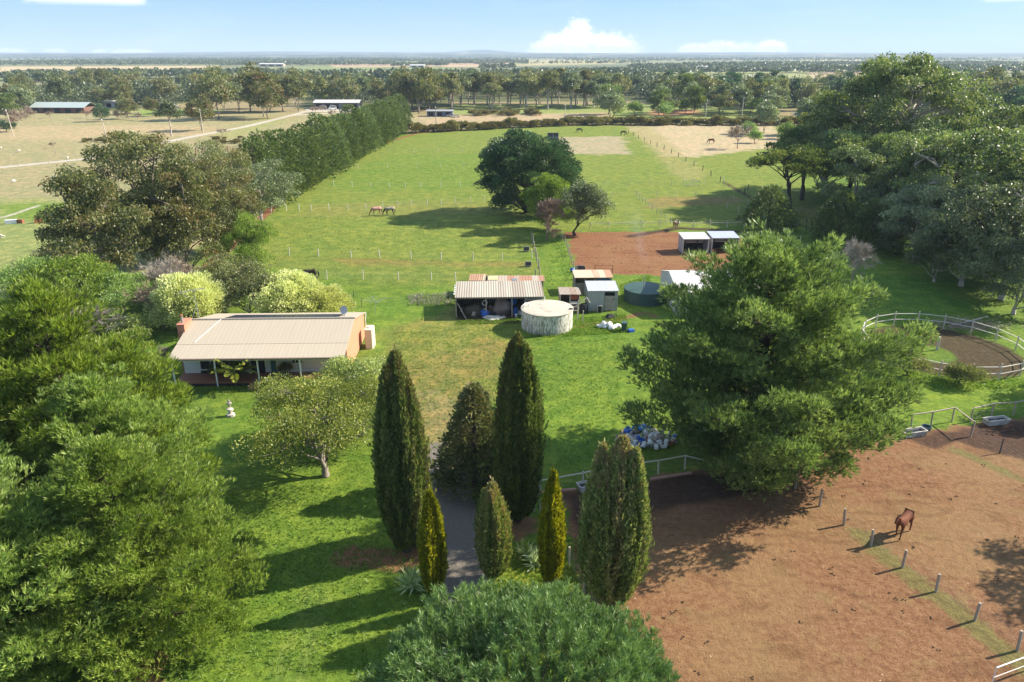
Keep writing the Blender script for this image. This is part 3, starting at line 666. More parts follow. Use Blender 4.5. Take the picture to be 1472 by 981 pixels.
place(lp, (-28.5, 42), .4, (1, 1, .98), 'tallest lime green pine at the left edge behind the nearer pines', 'tree')
copy_tree(lp, (-23.8, 37.5, 0), 2.4, (.78, .78, .74), 'middle lime green pine of the left foreground clump', 'tree')
copy_tree(lp, (-20.1, 31.5, 0), 4.1, (.78, .78, .70), 'lime green pine standing out over the lawn at the lower left', 'tree')
copy_tree(lp, (-26.0, 28.5, 0), 5.3, (.9, .9, .74), 'lowest lime green pine in the bottom left corner', 'tree')
copy_tree(lp, (-36.0, 36.0, 0), 1.3, (1.0, 1.0, .86), 'lime green pine cut by the left edge of the picture', 'tree')
def dome_pine(nm, seed, H, R, n, leaf, bark, zc=.42):
    """dense round crown made of upright shoots, each a brush of needles"""
    r = np.random.RandomState(seed); root = ORG(nm, None, None); U = fib(n, r, -.45, .03); lump = .085 * np.sin(U[:, 0] * 9 + 1) * np.sin(U[:, 1] * 8) + .05 * np.sin(U[:, 2] * 13 + U[:, 0] * 6) + .03 * r.normal(size=n)
    keep = np.sin(U[:, 0] * 17 + 2) * np.sin(U[:, 1] * 15) * np.sin(U[:, 2] * 12) < .5; U = U[keep]; lump = lump[keep]; n = len(U)
    P = U * (1 + lump)[:, None] * np.array([R, R, H * (1 - zc)]) + np.array([0, 0, H * zc]); D = unit(U * .75 + np.array([0, 0, .8]) + r.normal(size=(n, 3)) * .2)
    lay = []
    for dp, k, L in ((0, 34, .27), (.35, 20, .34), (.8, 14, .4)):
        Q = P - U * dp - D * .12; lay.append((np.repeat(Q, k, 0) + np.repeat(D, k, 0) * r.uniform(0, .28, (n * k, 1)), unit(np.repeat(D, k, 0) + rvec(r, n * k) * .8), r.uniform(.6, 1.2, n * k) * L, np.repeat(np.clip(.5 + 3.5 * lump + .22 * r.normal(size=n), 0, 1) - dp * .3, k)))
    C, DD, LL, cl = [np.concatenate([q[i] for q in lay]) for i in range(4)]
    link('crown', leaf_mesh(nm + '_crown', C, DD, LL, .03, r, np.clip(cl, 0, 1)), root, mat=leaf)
    segs = [([(0, 0, -.1), (0, 0, H * .4), (0, 0, H * .85)], [.3, .24, .05])] + [(curve((0, 0, H * .2 + .03 * i), P[i * (n // 60)] * [.93, .93, .96], r, wob=.05), np.linspace(.1, .02, 5)) for i in range(60)]
    tubes('trunk', segs, bark, root); return root
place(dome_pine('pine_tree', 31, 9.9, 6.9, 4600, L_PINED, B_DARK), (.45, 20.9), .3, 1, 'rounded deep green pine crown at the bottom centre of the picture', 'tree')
place(column('cypress_tree', 41, 13.8, 1.85, 8, per=11000, L=.30, Wd=.10, leaf=L_CYP, bark=B_DARK, pm=.6, htv=.3, wid=.46), (-6.8, 39.6), 0, 1, 'tall dark green column cypress left of the gravel drive', 'tree')
place(column('cypress_tree', 42, 13.6, 1.65, 6, per=12000, L=.30, Wd=.10, leaf=L_CYP, bark=B_DARK, pm=.5, htv=.42, wid=.5), (.35, 42.8), 1, 1, 'tall dark green column cypress right of the gravel drive', 'tree')
place(column('cypress_tree', 43, 7.0, .95, 4, per=5200, L=.24, Wd=.09, leaf=L_CYPY, bark=B_DARK, zlo=.2), (-4.65, 35.6), 0, 1, 'golden yellow pencil cypress on the left edge of the drive', 'tree')
place(column('cypress_tree', 44, 8.1, .85, 4, per=5200, L=.24, Wd=.09, leaf=L_CYPY, bark=B_DARK, zlo=.2), (2.35, 35.9), 2, 1, 'golden yellow pencil cypress beside the wire fence', 'tree')
place(column('cypress_tree', 45, 6.7, 1.2, 3, per=7000, L=.25, Wd=.09, leaf=L_CYPB, bark=B_DARK, zlo=.2, htv=.35, wid=.5, pm=.9), (-1.15, 36.8), 2.2, 1, 'short twin topped olive cypress on the right edge of the drive', 'tree')
place(column('cypress_tree', 46, 10.9, 2.0, 6, per=11000, L=.29, Wd=.10, leaf=L_CYPB, bark=B_DARK, zlo=.3, htv=.42, pm=.85, wid=.42), (5.9, 34.6), .5, 1, 'bulky cypress with bronze tips at the corner of the red yard', 'tree')
place(cone('spruce_tree', 51, 8.3, 3.1, nb=230, per=34, L=.30, Wd=.10, leaf=L_BRNZ, bark=B_DARK, pw_=.7, cr=.62, k=4), (-2.75, 47.4), 0, 1, 'bushy bronze green conifer leaning on the tall cypress', 'tree')
place(broad('orchard_tree', 61, 7.4, 5.6, bf=.18, lobes=20, lr=.32, sub=9, sr=.14, per=130, L=.18, Wd=.09, leaf=L_ORCH, bark=B_GREY, lean=(-.7, 1.6), trunk=.26, zmin=-.1, forks=3, gaps=.12, asym=.12), (-14.2, 48.6), 0, 1, 'spreading olive yellow tree with pale forked limbs on the lawn before the house', 'tree')
place(broad('shrub', 62, 7.0, 4.0, bf=.05, lobes=18, lr=.34, sub=7, sr=.17, per=130, L=.2, Wd=.10, leaf=L_ORCH, bark=B_PALE, trunk=.18, zmin=-.3), (-12.9, 55.0), 0, 1, 'yellow green shrub behind the spreading tree at the house corner', 'shrub')
# variegated shrubs behind the house, olive ones between them
vs = broad('shrub', 63, 5.4, 4.1, bf=.0, lobes=26, lr=.3, sub=8, sr=.15, per=100, L=.22, Wd=.15, leaf=L_VARI, bark=B_GREY, trunk=.2, zmin=-.55, flat=.95, asym=.05, mode='out')
place(vs, (-37.2, 80.8), 0, (.95, 1, 1.22), 'cream and green variegated bush behind the brick chimney', 'shrub')
copy_tree(vs, (-26.4, 83.4, 0), 2.0, (1.08, 1, 1.08), 'cream and green variegated bush behind the solar panels', 'shrub')
copy_tree(vs, (-22.6, 83.2, 0), 4.0, (.75, .85, .82), 'smaller variegated bush at the right end of the row behind the house', 'shrub')
os_ = broad('shrub', 64, 6.8, 4.0, bf=.03, lobes=16, lr=.34, sub=7, sr=.18, per=80, L=.26, Wd=.12, leaf=L_GUM, bark=B_GREY, trunk=.2, zmin=-.4)
place(os_, (-31.6, 84.5), 0, 1, 'dull olive bush between the two variegated bushes', 'shrub')
copy_tree(os_, (-36.0, 89.0, 0), 1.4, (1.1, 1.1, .95), 'dull olive bush at the back of the row behind the house', 'shrub')
place(broad('fruit_tree', 65, 3.2, 2.4, bf=.12, lobes=10, lr=.32, sub=5, sr=.2, per=40, L=.24, Wd=.1, leaf=L_ORCH, bark=B_GREY, trunk=.1), (-41.5, 76), 0, 1, 'small yellow green tree in the side garden left of the chimney', 'tree')
# ---- the left clump of gums, wattles and bare trees
gumA = broad('gum_tree', 71, 20, 8.6, bf=.07, lobes=34, lr=.29, sub=9, sr=.12, per=70, L=.42, Wd=.2, mode='droop', leaf=L_GUM, bark=B_GREY, trunk=.4, forks=3, gaps=.03, zmin=-.7, asym=.16)
gumB = broad('gum_tree', 72, 17, 7.6, bf=.1, lobes=28, lr=.29, sub=9, sr=.125, per=70, L=.42, Wd=.2, mode='droop', leaf=L_GUM, bark=B_GREY, trunk=.34, forks=2, gaps=.03, zmin=-.6, asym=.18)
place(gumA, (-53.5, 108), 0, (1, 1, 1.02), 'tallest olive gum tree in the left clump above the bare bushes', 'tree')
place(gumB, (-54.0, 93), 1, (.88, .88, .95), 'olive gum tree with an exposed leaning trunk at the left end of the clump', 'tree')
copy_tree(gumB, (-46.0, 101, 0), 3, (.85, .85, .95), 'olive gum tree in the middle of the left clump', 'tree')
copy_tree(gumA, (-46.0, 117, 0), 2, (.66, .66, .80), 'olive brown gum tree at the back of the left clump beside the hedge', 'tree')
copy_tree(gumA, (-52.0, 128, 0), 5, (.66, .66, .84), 'farther olive gum tree between the left clump and the hedge', 'tree')
gumG = broad('gum_tree', 73, 12, 6.2, bf=.14, lobes=18, lr=.31, sub=8, sr=.13, per=74, L=.36, Wd=.16, mode='droop', leaf=L_GUMG, bark=B_PALE, trunk=.3, forks=2, zmin=-.5)
place(gumG, (-46.5, 136), 0, (1, 1, 1.05), 'grey green gum tree at the near end of the cypress hedge', 'tree')
wat = broad('wattle_tree', 74, 9, 4.4, bf=.08, lobes=16, lr=.33, sub=8, sr=.16, per=90, L=.3, Wd=.11, mode='up', leaf=L_ACAC, bark=B_GREY, trunk=.22, zmin=-.5)
place(wat, (-37.5, 103), 0, (.8, .8, 1.0), 'bright green wattle at the right foot of the gum clump', 'tree')
copy_tree(wat, (-50.5, 83, 0), 2, (1.15, 1.15, .92), 'bright green wattle under the leaning gum trunk', 'tree')
copy_tree(wat, (-56.5, 84, 0), 4, (1.0, 1.0, .86), 'green wattle at the left edge of the clump beside the dry field', 'tree')
copy_tree(wat, (-45.5, 82, 0), 1, (1.0, 1.0, .72), 'low green wattle behind the silver bare bush', 'tree')
bt = bare('bare_tree', 75, 7.5, 4.4, B_TWIG, twig=L_TWIG, nt=5200, tl=.7, tw=.035)
place(bt, (-42.5, 86), 0, (1, 1, .95), 'leafless grey brown tree left of the variegated bush', 'tree')
copy_tree(bt, (-46.5, 76, 0), 2, (1.0, 1.0, .62), 'silver grey leafless bush behind the lime pines', 'shrub')
btr = bare('bare_tree', 76, 6.0, 3.6, B_ROSY, twig=L_TWIGR, nt=5200, tl=.6, tw=.035)
place(btr, (-40.6, 80.5), 0, (1, 1, 1), 'reddish brown leafless tree at the left corner of the back garden', 'tree')
copy_tree(btr, (-53.0, 77, 0), 3, (1.05, 1.05, .85), 'brown leafless bush in front of the green wattles', 'shrub')
copy_tree(btr, (-43.5, 92, 0), 5, (.9, .9, 1.0), 'brown leafless tree half hidden behind the grey leafless one', 'tree')
copy_tree(bt, (-62, 82, 0), 5, (.5, .5, .95), 'thin leafless sapling at the left edge beside the dry field', 'tree')
copy_tree(os_, (-47.5, 72.5, 0), 2.2, (.9, .9, .55), 'low green bush in the shade behind the lime pines', 'shrub')
# ---- central clump in the horse paddock
place(broad('oak_tree', 81, 16.2, 9.6, bf=.05, lobes=36, lr=.27, sub=9, sr=.12, per=110, L=.42, Wd=.22, mode='out', leaf=L_DARK, bark=B_DARK, trunk=.6, zmin=-.75, asym=.07), (3.2, 148), 0, 1, 'big dark rounded tree in the middle of the horse paddock', 'tree')
place(broad('golden_conifer', 82, 9.6, 4.4, bf=.02, lobes=20, lr=.32, sub=8, sr=.15, per=90, L=.36, Wd=.14, mode='up', leaf=L_ACAC, bark=B_DARK, trunk=.3, zmin=-.6), (6.6, 133.5), 0, 1, 'yellow green tree in front of the big dark paddock tree', 'tree')
place(bare('bare_tree', 83, 7.6, 3.3, B_ROSY, twig=L_TWIGR, nt=7000, tl=.55, tw=.05), (5.9, 124.5), 0, 1, 'rounded brown leafless tree at the fence below the dark paddock tree', 'tree')
place(broad('wattle_tree', 84, 9.8, 4.3, bf=.1, lobes=18, lr=.32, sub=8, sr=.15, per=70, L=.34, Wd=.13, mode='droop', leaf=L_GUMG, bark=B_DARK, trunk=.25, forks=2, lean=(1.6, 0), zmin=-.3), (11.2, 128.5), 0, 1, 'grey green leaning tree at the right side of the paddock clump', 'tree')
# ---- right hand wood
gumR = broad('gum_tree', 91, 28, 16.5, bf=.06, lobes=60, lr=.22, sub=10, sr=.085, per=85, L=.6, Wd=.26, mode='droop', leaf=L_GUMD, bark=B_PALE, trunk=.7, forks=4, gaps=.05, zmin=-.6, asym=.12)
gumS = broad('gum_tree', 92, 19, 8.6, bf=.12, lobes=18, lr=.29, sub=9, sr=.11, per=80, L=.5, Wd=.22, mode='droop', leaf=L_GUMD, bark=B_PALE, trunk=.45, forks=3, gaps=.06, zmin=-.55, asym=.14)
gumT = broad('gum_tree', 93, 15, 7.6, bf=.38, lobes=14, lr=.32, sub=9, sr=.13, per=90, L=.45, Wd=.2, mode='up', leaf=L_GUMD, bark=B_DARK, trunk=.4, forks=3, flat=.55, zmin=-.1, asym=.12)
place(gumR, (82, 164), 0, (1, 1, 1.06), 'enormous gum tree rising to the skyline in the right hand wood', 'tree')
def rt(src, px, Y, sc, label, rz, cat='tree', szf=1.0):
    # px: crown centre in the photo at mid height, Y: distance
    d = Y * math.cos(PITCH) + (CAM_H - 8) * math.sin(PITCH); x = (px - 736) / F_PX * d
    return copy_tree(src, (x, Y, 0), rz, (sc, sc, sc * szf), label, cat)
rt(gumR, 1190, 172, .62, 'broad dark gum left of the enormous gum', 1.0, szf=1.05)
rt(gumR, 1395, 178, .62, 'tall gum right of the enormous gum on the skyline', 2.0, szf=1.05)
place(gumT, (56, 148), 0, (1.05, 1.05, .92), 'flat topped tree with a bare leaning trunk at the left end of the wood', 'tree')
rt(gumT, 1160, 162, 1.05, 'flat topped tree second from the left end of the wood', 1.4)
rt(gumT, 1222, 150, 1.1, 'flat topped tree with bright new tips below the broad dark gum', 2.4)
rt(gumT, 1300, 140, 1.15, 'flat topped tree with pale bare stems in the centre of the wood', 3.4)
rt(gumT, 1365, 128, 1.1, 'dark flat topped tree above the round yard', 4.4, szf=1.15)
place(gumS, (88, 122), 1.3, 1.12, 'gum with rusty new leaves at the upper right edge', 'tree')
rt(gumS, 1265, 158, .95, 'slender gum in front of the enormous gum', 2.3)
rt(gumS, 1340, 148, 1.0, 'slender gum between the flat topped trees', 3.3)
rt(gumS, 1405, 140, 1.05, 'gum with pale limbs near the right edge', 4.3)
rt(gumS, 1475, 140, 1.2, 'tall gum cut by the right edge of the picture', 5.3)
gumU = broad('gum_tree', 94, 12.5, 6.2, bf=.12, lobes=20, lr=.3, sub=9, sr=.13, per=90, L=.36, Wd=.15, mode='droop', leaf=L_GUMG, bark=B_PALE, trunk=.3, forks=2, gaps=.06, zmin=-.5)
place(gumU, (70, 105), 0, (1, 1, 1), 'grey green leafy tree beyond the round yard at the right', 'tree')
rt(gumU, 1330, 112, 1.0, 'blue green leafy tree over the shaded grass strip', 1.2)
rt(gumU, 1400, 98, 1.05, 'blue green leafy tree just behind the round yard', 2.2)
rt(gumU, 1460, 92, 1.15, 'grey leafy tree at the right edge above the round yard', 3.2)
rt(gumU, 1290, 128, .9, 'low grey green tree deep in the wood', 4.2)
rt(gumS, 1478, 104, .9, 'gum with a long dead limb at the right edge', 5.0)
conR = cone('young_conifer', 95, 8.5, 5.0, nb=120, per=26, L=.6, Wd=.14, leaf=L_HEDGE, bark=B_DARK, pw_=.55, cr=1.2, k=4)
place(conR, (47.0, 134), 0, (1, 1, .9), 'dark spreading conifer under the flat topped trees', 'tree')
rt(conR, 1215, 124, 1.0, 'dark spreading conifer at the edge of the paddock track', 1)
rt(conR, 1262, 118, .95, 'dark green conifer nearest the shaded grass strip', 2)
rt(conR, 1300, 135, 1.1, 'dark spreading conifer in the middle of the wood', 3)
copy_tree(bt, (46.5, 97, 0), 1, (.75, .75, .95), 'grey leafless tree behind the huge spreading pine', 'tree')
copy_tree(bt, (62, 118, 0), 4, (1, 1, .9), 'tangled grey leafless tree inside the right hand wood', 'tree')
for i, (px_, Y_, s_, lab) in enumerate([(1330, 122, 1.0, 'leafy gum filling the gap above the round yard'), (1390, 112, 1.0, 'dense grey green gum right of the shaded grass'), (1445, 108, 1.1, 'broad gum at the right edge halfway up the wood'), (1300, 168, .9, 'gum at the back of the wood under the skyline'), (1425, 160, 1.0, 'gum towering behind the rusty leaved one'), (1360, 100, .62, 'small dark leafy tree nearest the round yard'), (1240, 136, .8, 'leafy gum low down at the foot of the enormous gum'), (1480, 86, .8, 'leafy tree at the right edge right behind the round yard')]):
    rt(gumU if i in (1, 5, 7) else gumS, px_, Y_, s_, lab, i * 1.7)
# shrubs by the round yard
sh = broad('shrub', 96, 2.4, 1.7, bf=.0, lobes=12, lr=.34, sub=7, sr=.2, per=60, L=.22, Wd=.07, mode='up', leaf=L_GUM, bark=B_DARK, trunk=.08, zmin=-.3)
place(sh, at(1297, 540), 0, (1.15, 1.15, 1.15), 'dark olive shrub against the round yard rails nearest the big pine', 'shrub')
copy_tree(sh, (*at(1382, 553), 0), 2, (1.0, 1.0, .9), 'dull green shrub in front of the round yard rails', 'shrub')
# trees outside the frame whose shadows fall into it
copy_tree(gumS, (50.5, 40, 0), 0, (.75, .75, .72), 'gum tree standing just outside the right edge of the red yard', 'tree')
copy_tree(gumU, (59, 62, 0), 0, (.9, .9, .9), 'grey green tree just outside the right edge by the troughs', 'tree')
copy_tree(gumS, (93, 92, 0), 0, (1, 1, .95), 'gum tree outside the right edge beyond the round yard', 'tree')
# cypress hedge along the left side of the paddock
hd = [cone('hedge_cypress', 100 + i, 13.8, 5.4, nb=130, per=17, L=.75, Wd=.2, leaf=L_HEDGE, bark=B_DARK, pw_=.42, cr=1.25, k=4) for i in range(2)]
rg = random.Random(5); HG = 'cypresses in the hedge along the paddock'
for i in range(30):
    q = i / 29; x = -52.5 + (-46.8 + 52.5) * q; y_ = 152 + (316 - 152) * q; s = rg.uniform(.93, 1.08)
    lab = 'cypress at the near end of the long paddock hedge' if i == 0 else 'cypress at the far end of the long paddock hedge' if i == 29 else 'dense green cypress within the long hedge beside the paddock'
    src = hd[i % 2]; loc = (x + rg.uniform(-.6, .6), y_, 0)
    if i < 2: place(src, loc, rg.uniform(0, 6), (s, s, s * 1.02), lab, 'tree', HG)
    else: copy_tree(src, loc, rg.uniform(0, 6), (s, s, s * rg.uniform(.95, 1.05)), lab, 'tree', HG)
# ------------------------------------------------------------------ far trees
fA = [broad('belt_gum', 200 + i, 15, 6.2, bf=.12, lobes=13, lr=.36, sub=6, sr=.2, per=26, L=1.0, Wd=.55, mode='any', leaf=L_GUM if i != 1 else L_GUMG, bark=B_GREY, trunk=.26, forks=2, zmin=-.35, sublimb=False, asym=.2) for i in range(3)]
fB = [broad('belt_oak', 210 + i, 14, 6.2, bf=.06, lobes=14, lr=.36, sub=6, sr=.22, per=26, L=1.0, Wd=.6, mode='out', leaf=L_DARK if i else L_GUMD, bark=B_DARK, trunk=.3, zmin=-.5, sublimb=False, asym=.08) for i in range(2)]
fC = [broad('stand_gum', 220 + i, 19, 6.0, bf=.36, lobes=12, lr=.34, sub=6, sr=.2, per=30, L=1.0, Wd=.5, mode='droop', leaf=L_GUM if i else L_GUMG, bark=B_PALE, trunk=.42, forks=3, zmin=-.25, sublimb=False, asym=.2) for i in range(3)]
fT = bare('leafless_tree', 230, 8, 4, B_ROSY, twig=L_TWIGR, nt=1500, tl=1.2, tw=.09, levels=3)
fG = [broad('gorse_bush', 240 + i, 2.8, 2.6, bf=.0, lobes=9, lr=.36, sub=5, sr=.24, per=26, L=.5, Wd=.3, mode='out', leaf=L_GORSE, bark=B_DARK, trunk=.1, zmin=-.4, sublimb=False) for i in range(2)]
fS = broad('small_tree', 250, 8, 4.6, bf=.1, lobes=11, lr=.36, sub=6, sr=.22, per=30, L=.7, Wd=.35, mode='any', leaf=L_ACAC, bark=B_DARK, trunk=.2, zmin=-.4, sublimb=False)
USED = set()
def put(src, x, y, s, rz, label, cat, group, zs=1.0):
    if src.name not in USED:
        USED.add(src.name); return place(src, (x, y), rz, (s, s, s * zs), label, cat, group)
    return copy_tree(src, (x, y, 0), rz, (s, s, s * zs), label, cat, group)
R_ = random.Random(77)
def inside(x, y, poly):
    c = False
    for i in range(len(poly)):
        x0, y0 = poly[i]; x1, y1 = poly[i - 1]
        if (y0 > y) != (y1 > y) and x < (x1 - x0) * (y - y0) / (y1 - y0) + x0: c = not c
    return c
def wood(poly_px, n, kinds, smin, smax, label, group, cat='tree', gap=5.0, front=1.0):
    poly = pw(poly_px); xs = [p[0] for p in poly]; yv = [p[1] for p in poly]; pts = []; tries = 0
    while len(pts) < n and tries < n * 120:
        tries += 1; x = R_.uniform(min(xs), max(xs)); y = min(yv) + (max(yv) - min(yv)) * R_.random() ** front
        if inside(x, y, poly) and all((x - a) ** 2 + (y - b) ** 2 > gap * gap for a, b in pts): pts.append((x, y))
    for x, y in pts:
        sx_ = 736 + F_PX * x / (y * math.cos(PITCH) + CAM_H * math.sin(PITCH))
        if any(abs(sx_ - c0) < w0 and y < y0 for c0, w0, y0 in ((83, 42, 425), (484, 34, 470), (632, 24, 410), (1148, 16, 420))): continue
        k = R_.choice(kinds); s = R_.uniform(smin, smax)
        nm = {'belt_gum': 'olive gum tree ', 'belt_oak': 'dark rounded tree ', 'stand_gum': 'tall pale stemmed gum ', 'leafless_tree': 'leafless brown tree ', 'small_tree': 'small bright green tree '}[k.name.split('.')[0]]
        put(k, x, y, s, R_.uniform(0, 6), nm + label, cat, group, R_.uniform(.85, 1.15))
G1 = 'trees in the wooded belt far left'; G2 = 'trees behind the pale sheds'; G3 = 'trees in the stand beyond the gorse hedge'; G4 = 'trees in the far right woods'
wood([(0, 172), (130, 168), (140, 160), (250, 152), (330, 148), (420, 140), (420, 126), (0, 124)], 62, fA + [fB[0], fA[0], fT], 0.8, 1.15, 'in the wooded belt at the far left', G1, gap=7, front=1.4)
wood([(0, 190), (50, 186), (110, 172), (250, 172), (240, 164), (0, 164)], 9, [fT, fA[0]], .6, .9, 'around the green roofed house', G1, gap=9)
wood([(300, 176), (460, 172), (430, 150), (300, 160)], 12, fA, 1.0, 1.35, 'beside the forked track on the left', G2, gap=8)
wood([(430, 157), (640, 157), (640, 130), (440, 132)], 34, fA + [fB[0]], 0.85, 1.15, 'in the belt behind the pale long shed', G2, gap=8, front=1.3)
wood([(600, 172), (630, 163), (620, 150), (560, 160)], 8, fA, 1.1, 1.4, 'at the far end of the cypress hedge', G2, gap=7)
wood([(640, 158), (880, 157), (900, 150), (640, 148)], 44, fC, .82, 1.08, 'in the stand beyond the gorse hedge', G3, gap=6.5)
wood([(640, 143), (940, 141), (930, 128), (640, 128)], 52, fB + fA, 0.8, 1.05, 'in the dark belt behind the tall stand', G3, gap=9)
wood([(855, 174), (880, 174), (1000, 168), (1100, 168), (1160, 174), (1150, 160), (1000, 158), (860, 164)], 22, [fA[0], fA[1], fS, fB[0]], .8, 1.15, 'in the scattered trees beyond the gorse at the right', G4, gap=11)
wood([(940, 155), (1180, 168), (1260, 166), (1260, 138), (940, 132)], 62, fA + fB, 0.85, 1.2, 'in the woods at the far right', G4, gap=9)
wood([(1340, 175), (1600, 190), (1560, 140), (1340, 135)], 34, fA + fB, 1.0, 1.4, 'behind the right hand gums', G4, gap=9)
for i in range(16):
    x, y = at(R_.uniform(0, 200) if i < 12 else R_.uniform(430, 520), R_.uniform(168, 174) if i < 12 else R_.uniform(160, 164)); 
    if i < 12 and 50 < 736 + F_PX * x / (y * .93 + 11) < 115: x -= 14
    put(fT, x, y, R_.uniform(.45, .7), i, 'leafless rosy brown tree in the gardens of the far houses', 'tree', 'leafless trees round the far houses', .8)
# single trees out in the left paddocks
x, y = at(247, 196); put(fC[0], x, y, .72, 1, 'lone pale gum with a thin trunk standing in the dry left paddock', 'tree', None)
x, y = at(290, 188); put(fA[0], x, y, .85, 1, 'grey gum beside the power pole in the dry left paddock', 'tree', None)
x, y = at(147, 175); put(fB[1], x, y, .52, 2, 'dark round tree standing alone before the green roofed house', 'tree', None)
x, y = at(180, 165); put(fB[0], x, y, .55, 4, 'dark green round tree right of the green roofed house', 'tree', None)
x, y = at(320, 196); put(fT, x, y, .62, 2, 'wide purple brown leafless bush beside the pale track', 'bush', None, .6)
x, y = at(76, 213); put(fT, x, y, .30, 4, 'small brown leafless bush in the dry left paddock', 'bush', None, .8)
x, y = at(10, 190); put(fB[1], x, y, .5, 3, 'dark bush at the left edge beside the power pole', 'tree', None, .6)
x, y = at(478, 170); put(fT, x, y, .5, 3, 'leafless tree in front of the long pale shed', 'tree', None)
x, y = at(1060, 214); put(fT, x, y, 1.0, 3, 'thin leafless tree at the corner of the tan paddock', 'tree', None)
for i, (px, py, s) in enumerate([(1075, 196, .9), (1098, 192, 1.1), (1128, 200, 1.0), (1160, 194, 1.2), (1085, 206, .8), (1190, 200, 1.1)]):
    x, y = at(px, py); put([fS, fA[1]][i % 2], x, y, s * .75, i, 'soft green tree at the right end of the gorse hedge', 'tree', 'green trees at the end of the gorse hedge')
# gorse hedge along the end of the paddocks, gorse patch beyond it
for i in range(92):
    px = 596 + (1190 - 596) * i / 91; py = 191 - 11 * min(1, i / 34) + R_.uniform(-1.2, .8); x, y = at(px, py + 1)
    put(fG[i % 2], x, y + 3, R_.uniform(.8, 1.2), R_.uniform(0, 6), 'rust brown gorse bush in the low hedge closing the paddocks', 'bush', 'gorse bushes in the low hedge', R_.uniform(.8, 1.3))
for i in range(22):
    x, y = at(700 + 90 * R_.random() - 20, 164 + R_.uniform(-2, 3)); put(fG[i % 2], x, y, R_.uniform(.7, 1.1), R_.uniform(0, 6), 'brown gorse bush in the patch before the tall gum stand', 'bush', 'gorse bushes in the patch')
for i in range(14):
    x, y = at(120 + 50 * R_.random(), 203 + R_.uniform(-2, 3)); put(fG[i % 2], x, y, R_.uniform(.3, .5), R_.uniform(0, 6), 'low brown tussock in the dry left paddock', 'bush', 'tussocks in the dry paddock')
for i in range(16):
    x, y = at(300 + 75 * R_.random(), 203 + R_.uniform(-4, 5)); put(fG[i % 2], x, y, R_.uniform(.3, .5), R_.uniform(0, 6), 'low dark tussock beside the pale track', 'bush', 'tussocks beside the track')
r = np.random.RandomState(19); C_, S_, K_ = [], [], []
def strip(x0, y0, x1, y1, dep, n, hmin=7, hmax=13):
    a = np.array(at(x0, y0)); b = np.array(at(x1, y1)); q = r.random(n); d = r.random(n) * dep
    P = a + (b - a) * q[:, None]; P[:, 1] += d; h = r.uniform(hmin, hmax, n)
    C_.append(np.concatenate([P, (h * .5)[:, None]], 1)); S_.append(h); K_.append(r.random(n))
strip(-60, 160, 250, 150, 160, 190); strip(250, 148, 430, 140, 150, 120); strip(430, 148, 640, 148, 130, 150); strip(640, 140, 940, 138, 170, 190); strip(940, 150, 1280, 156, 260, 330, 8, 14); strip(1290, 172, 1560, 180, 200, 200, 8, 14)

C0 = np.vstack(C_); H0 = np.concatenate(S_); K0 = np.concatenate(K_); ci = np.repeat(np.arange(len(C0)), 90); U = rvec(r, len(ci)); U[:, 2] = U[:, 2] * .9 + .05
lob = 1 + .25 * np.sin(U[:, 0] * 7 + K0[ci] * 40) * np.sin(U[:, 1] * 6 + K0[ci] * 70)
Pp = C0[ci] + U * (H0[ci] * lob)[:, None] * np.array([.5, .5, .5]); Dd = unit(U * .4 + rvec(r, len(ci)))
me = leaf_mesh('belt_understorey', Pp, Dd, H0[ci] * .15, H0[ci] * .085, r, np.clip(K0[ci] * .8 + .1, 0, 1)); M_FARW = leafmat('far_woods', (.020, .034, .016), (.046, .062, .028), (.10, .11, .045), .15)
tag(link('belt_understorey', me, None, mat=M_FARW), 'bushy understorey filling the wooded belts beyond the paddocks', 'woodland', kind='stuff')
# distant woodland: clumped billows of big leaf masses, one object
r = np.random.RandomState(9); C_, S_, K_ = [], [], []
def strip(x0, y0, x1, y1, dep, n, hmin=7, hmax=13):
    """band of trees; px ends, depth in metres"""
    a = np.array(at(x0, y0)); b = np.array(at(x1, y1)); q = r.random(n); d = (r.random(n) - .0) * dep
    P = a + (b - a) * q[:, None]; P[:, 1] += d; h = r.uniform(hmin, hmax, n)
    C_.append(np.concatenate([P, (h * .55)[:, None]], 1)); S_.append(h); K_.append(r.random(n))
strip(-100, 96.0, 420, 94.5, 900, 2400); strip(-60, 92, 500, 90, 1500, 2000, 8, 13)
strip(300, 96, 560, 95, 140, 420); strip(400, 91, 760, 89.5, 700, 900); strip(560, 97, 640, 96, 80, 160); strip(610, 93.5, 760, 92.5, 200, 380); strip(690, 101, 740, 100, 50, 60)
strip(820, 89.5, 1500, 88, 1200, 1100, 7, 12); strip(1000, 94, 1300, 93, 120, 200, 7, 11); strip(1300, 98, 1500, 97, 100, 160, 7, 11); strip(930, 103, 1180, 98, 260, 900, 8, 13); strip(890, 108, 1140, 106, 60, 300, 7, 11); strip(1140, 96, 1500, 95, 250, 700)
strip(1180, 108, 1500, 106, 200, 700, 8, 14); strip(330, 108, 420, 110, 60, 120, 7, 11); strip(-50, 118, 330, 113, 90, 500, 8, 13); strip(740, 104, 960, 101, 60, 130, 5, 8); strip(740, 93.5, 930, 92, 60, 90)
strip(-100, 86.5, 1500, 86, 2500, 1800, 8, 13); strip(430, 120, 640, 118, 120, 300, 9, 14); strip(640, 120, 940, 116, 120, 450, 9, 14)
for i in range(78):                                                       # clipped shelter row along the tan field, far left
    C_.append(np.array([[*at(-10 + i * 5.0, 108.8 - i * .035), 2.6]])); S_.append(np.array([5.0])); K_.append(np.array([.2]))
C0 = np.vstack(C_); H0 = np.concatenate(S_); K0 = np.concatenate(K_); nl = 20
ci = np.repeat(np.arange(len(C0)), nl); U = rvec(r, len(ci)); U[:, 2] = np.abs(U[:, 2]) * 1.1 - .35
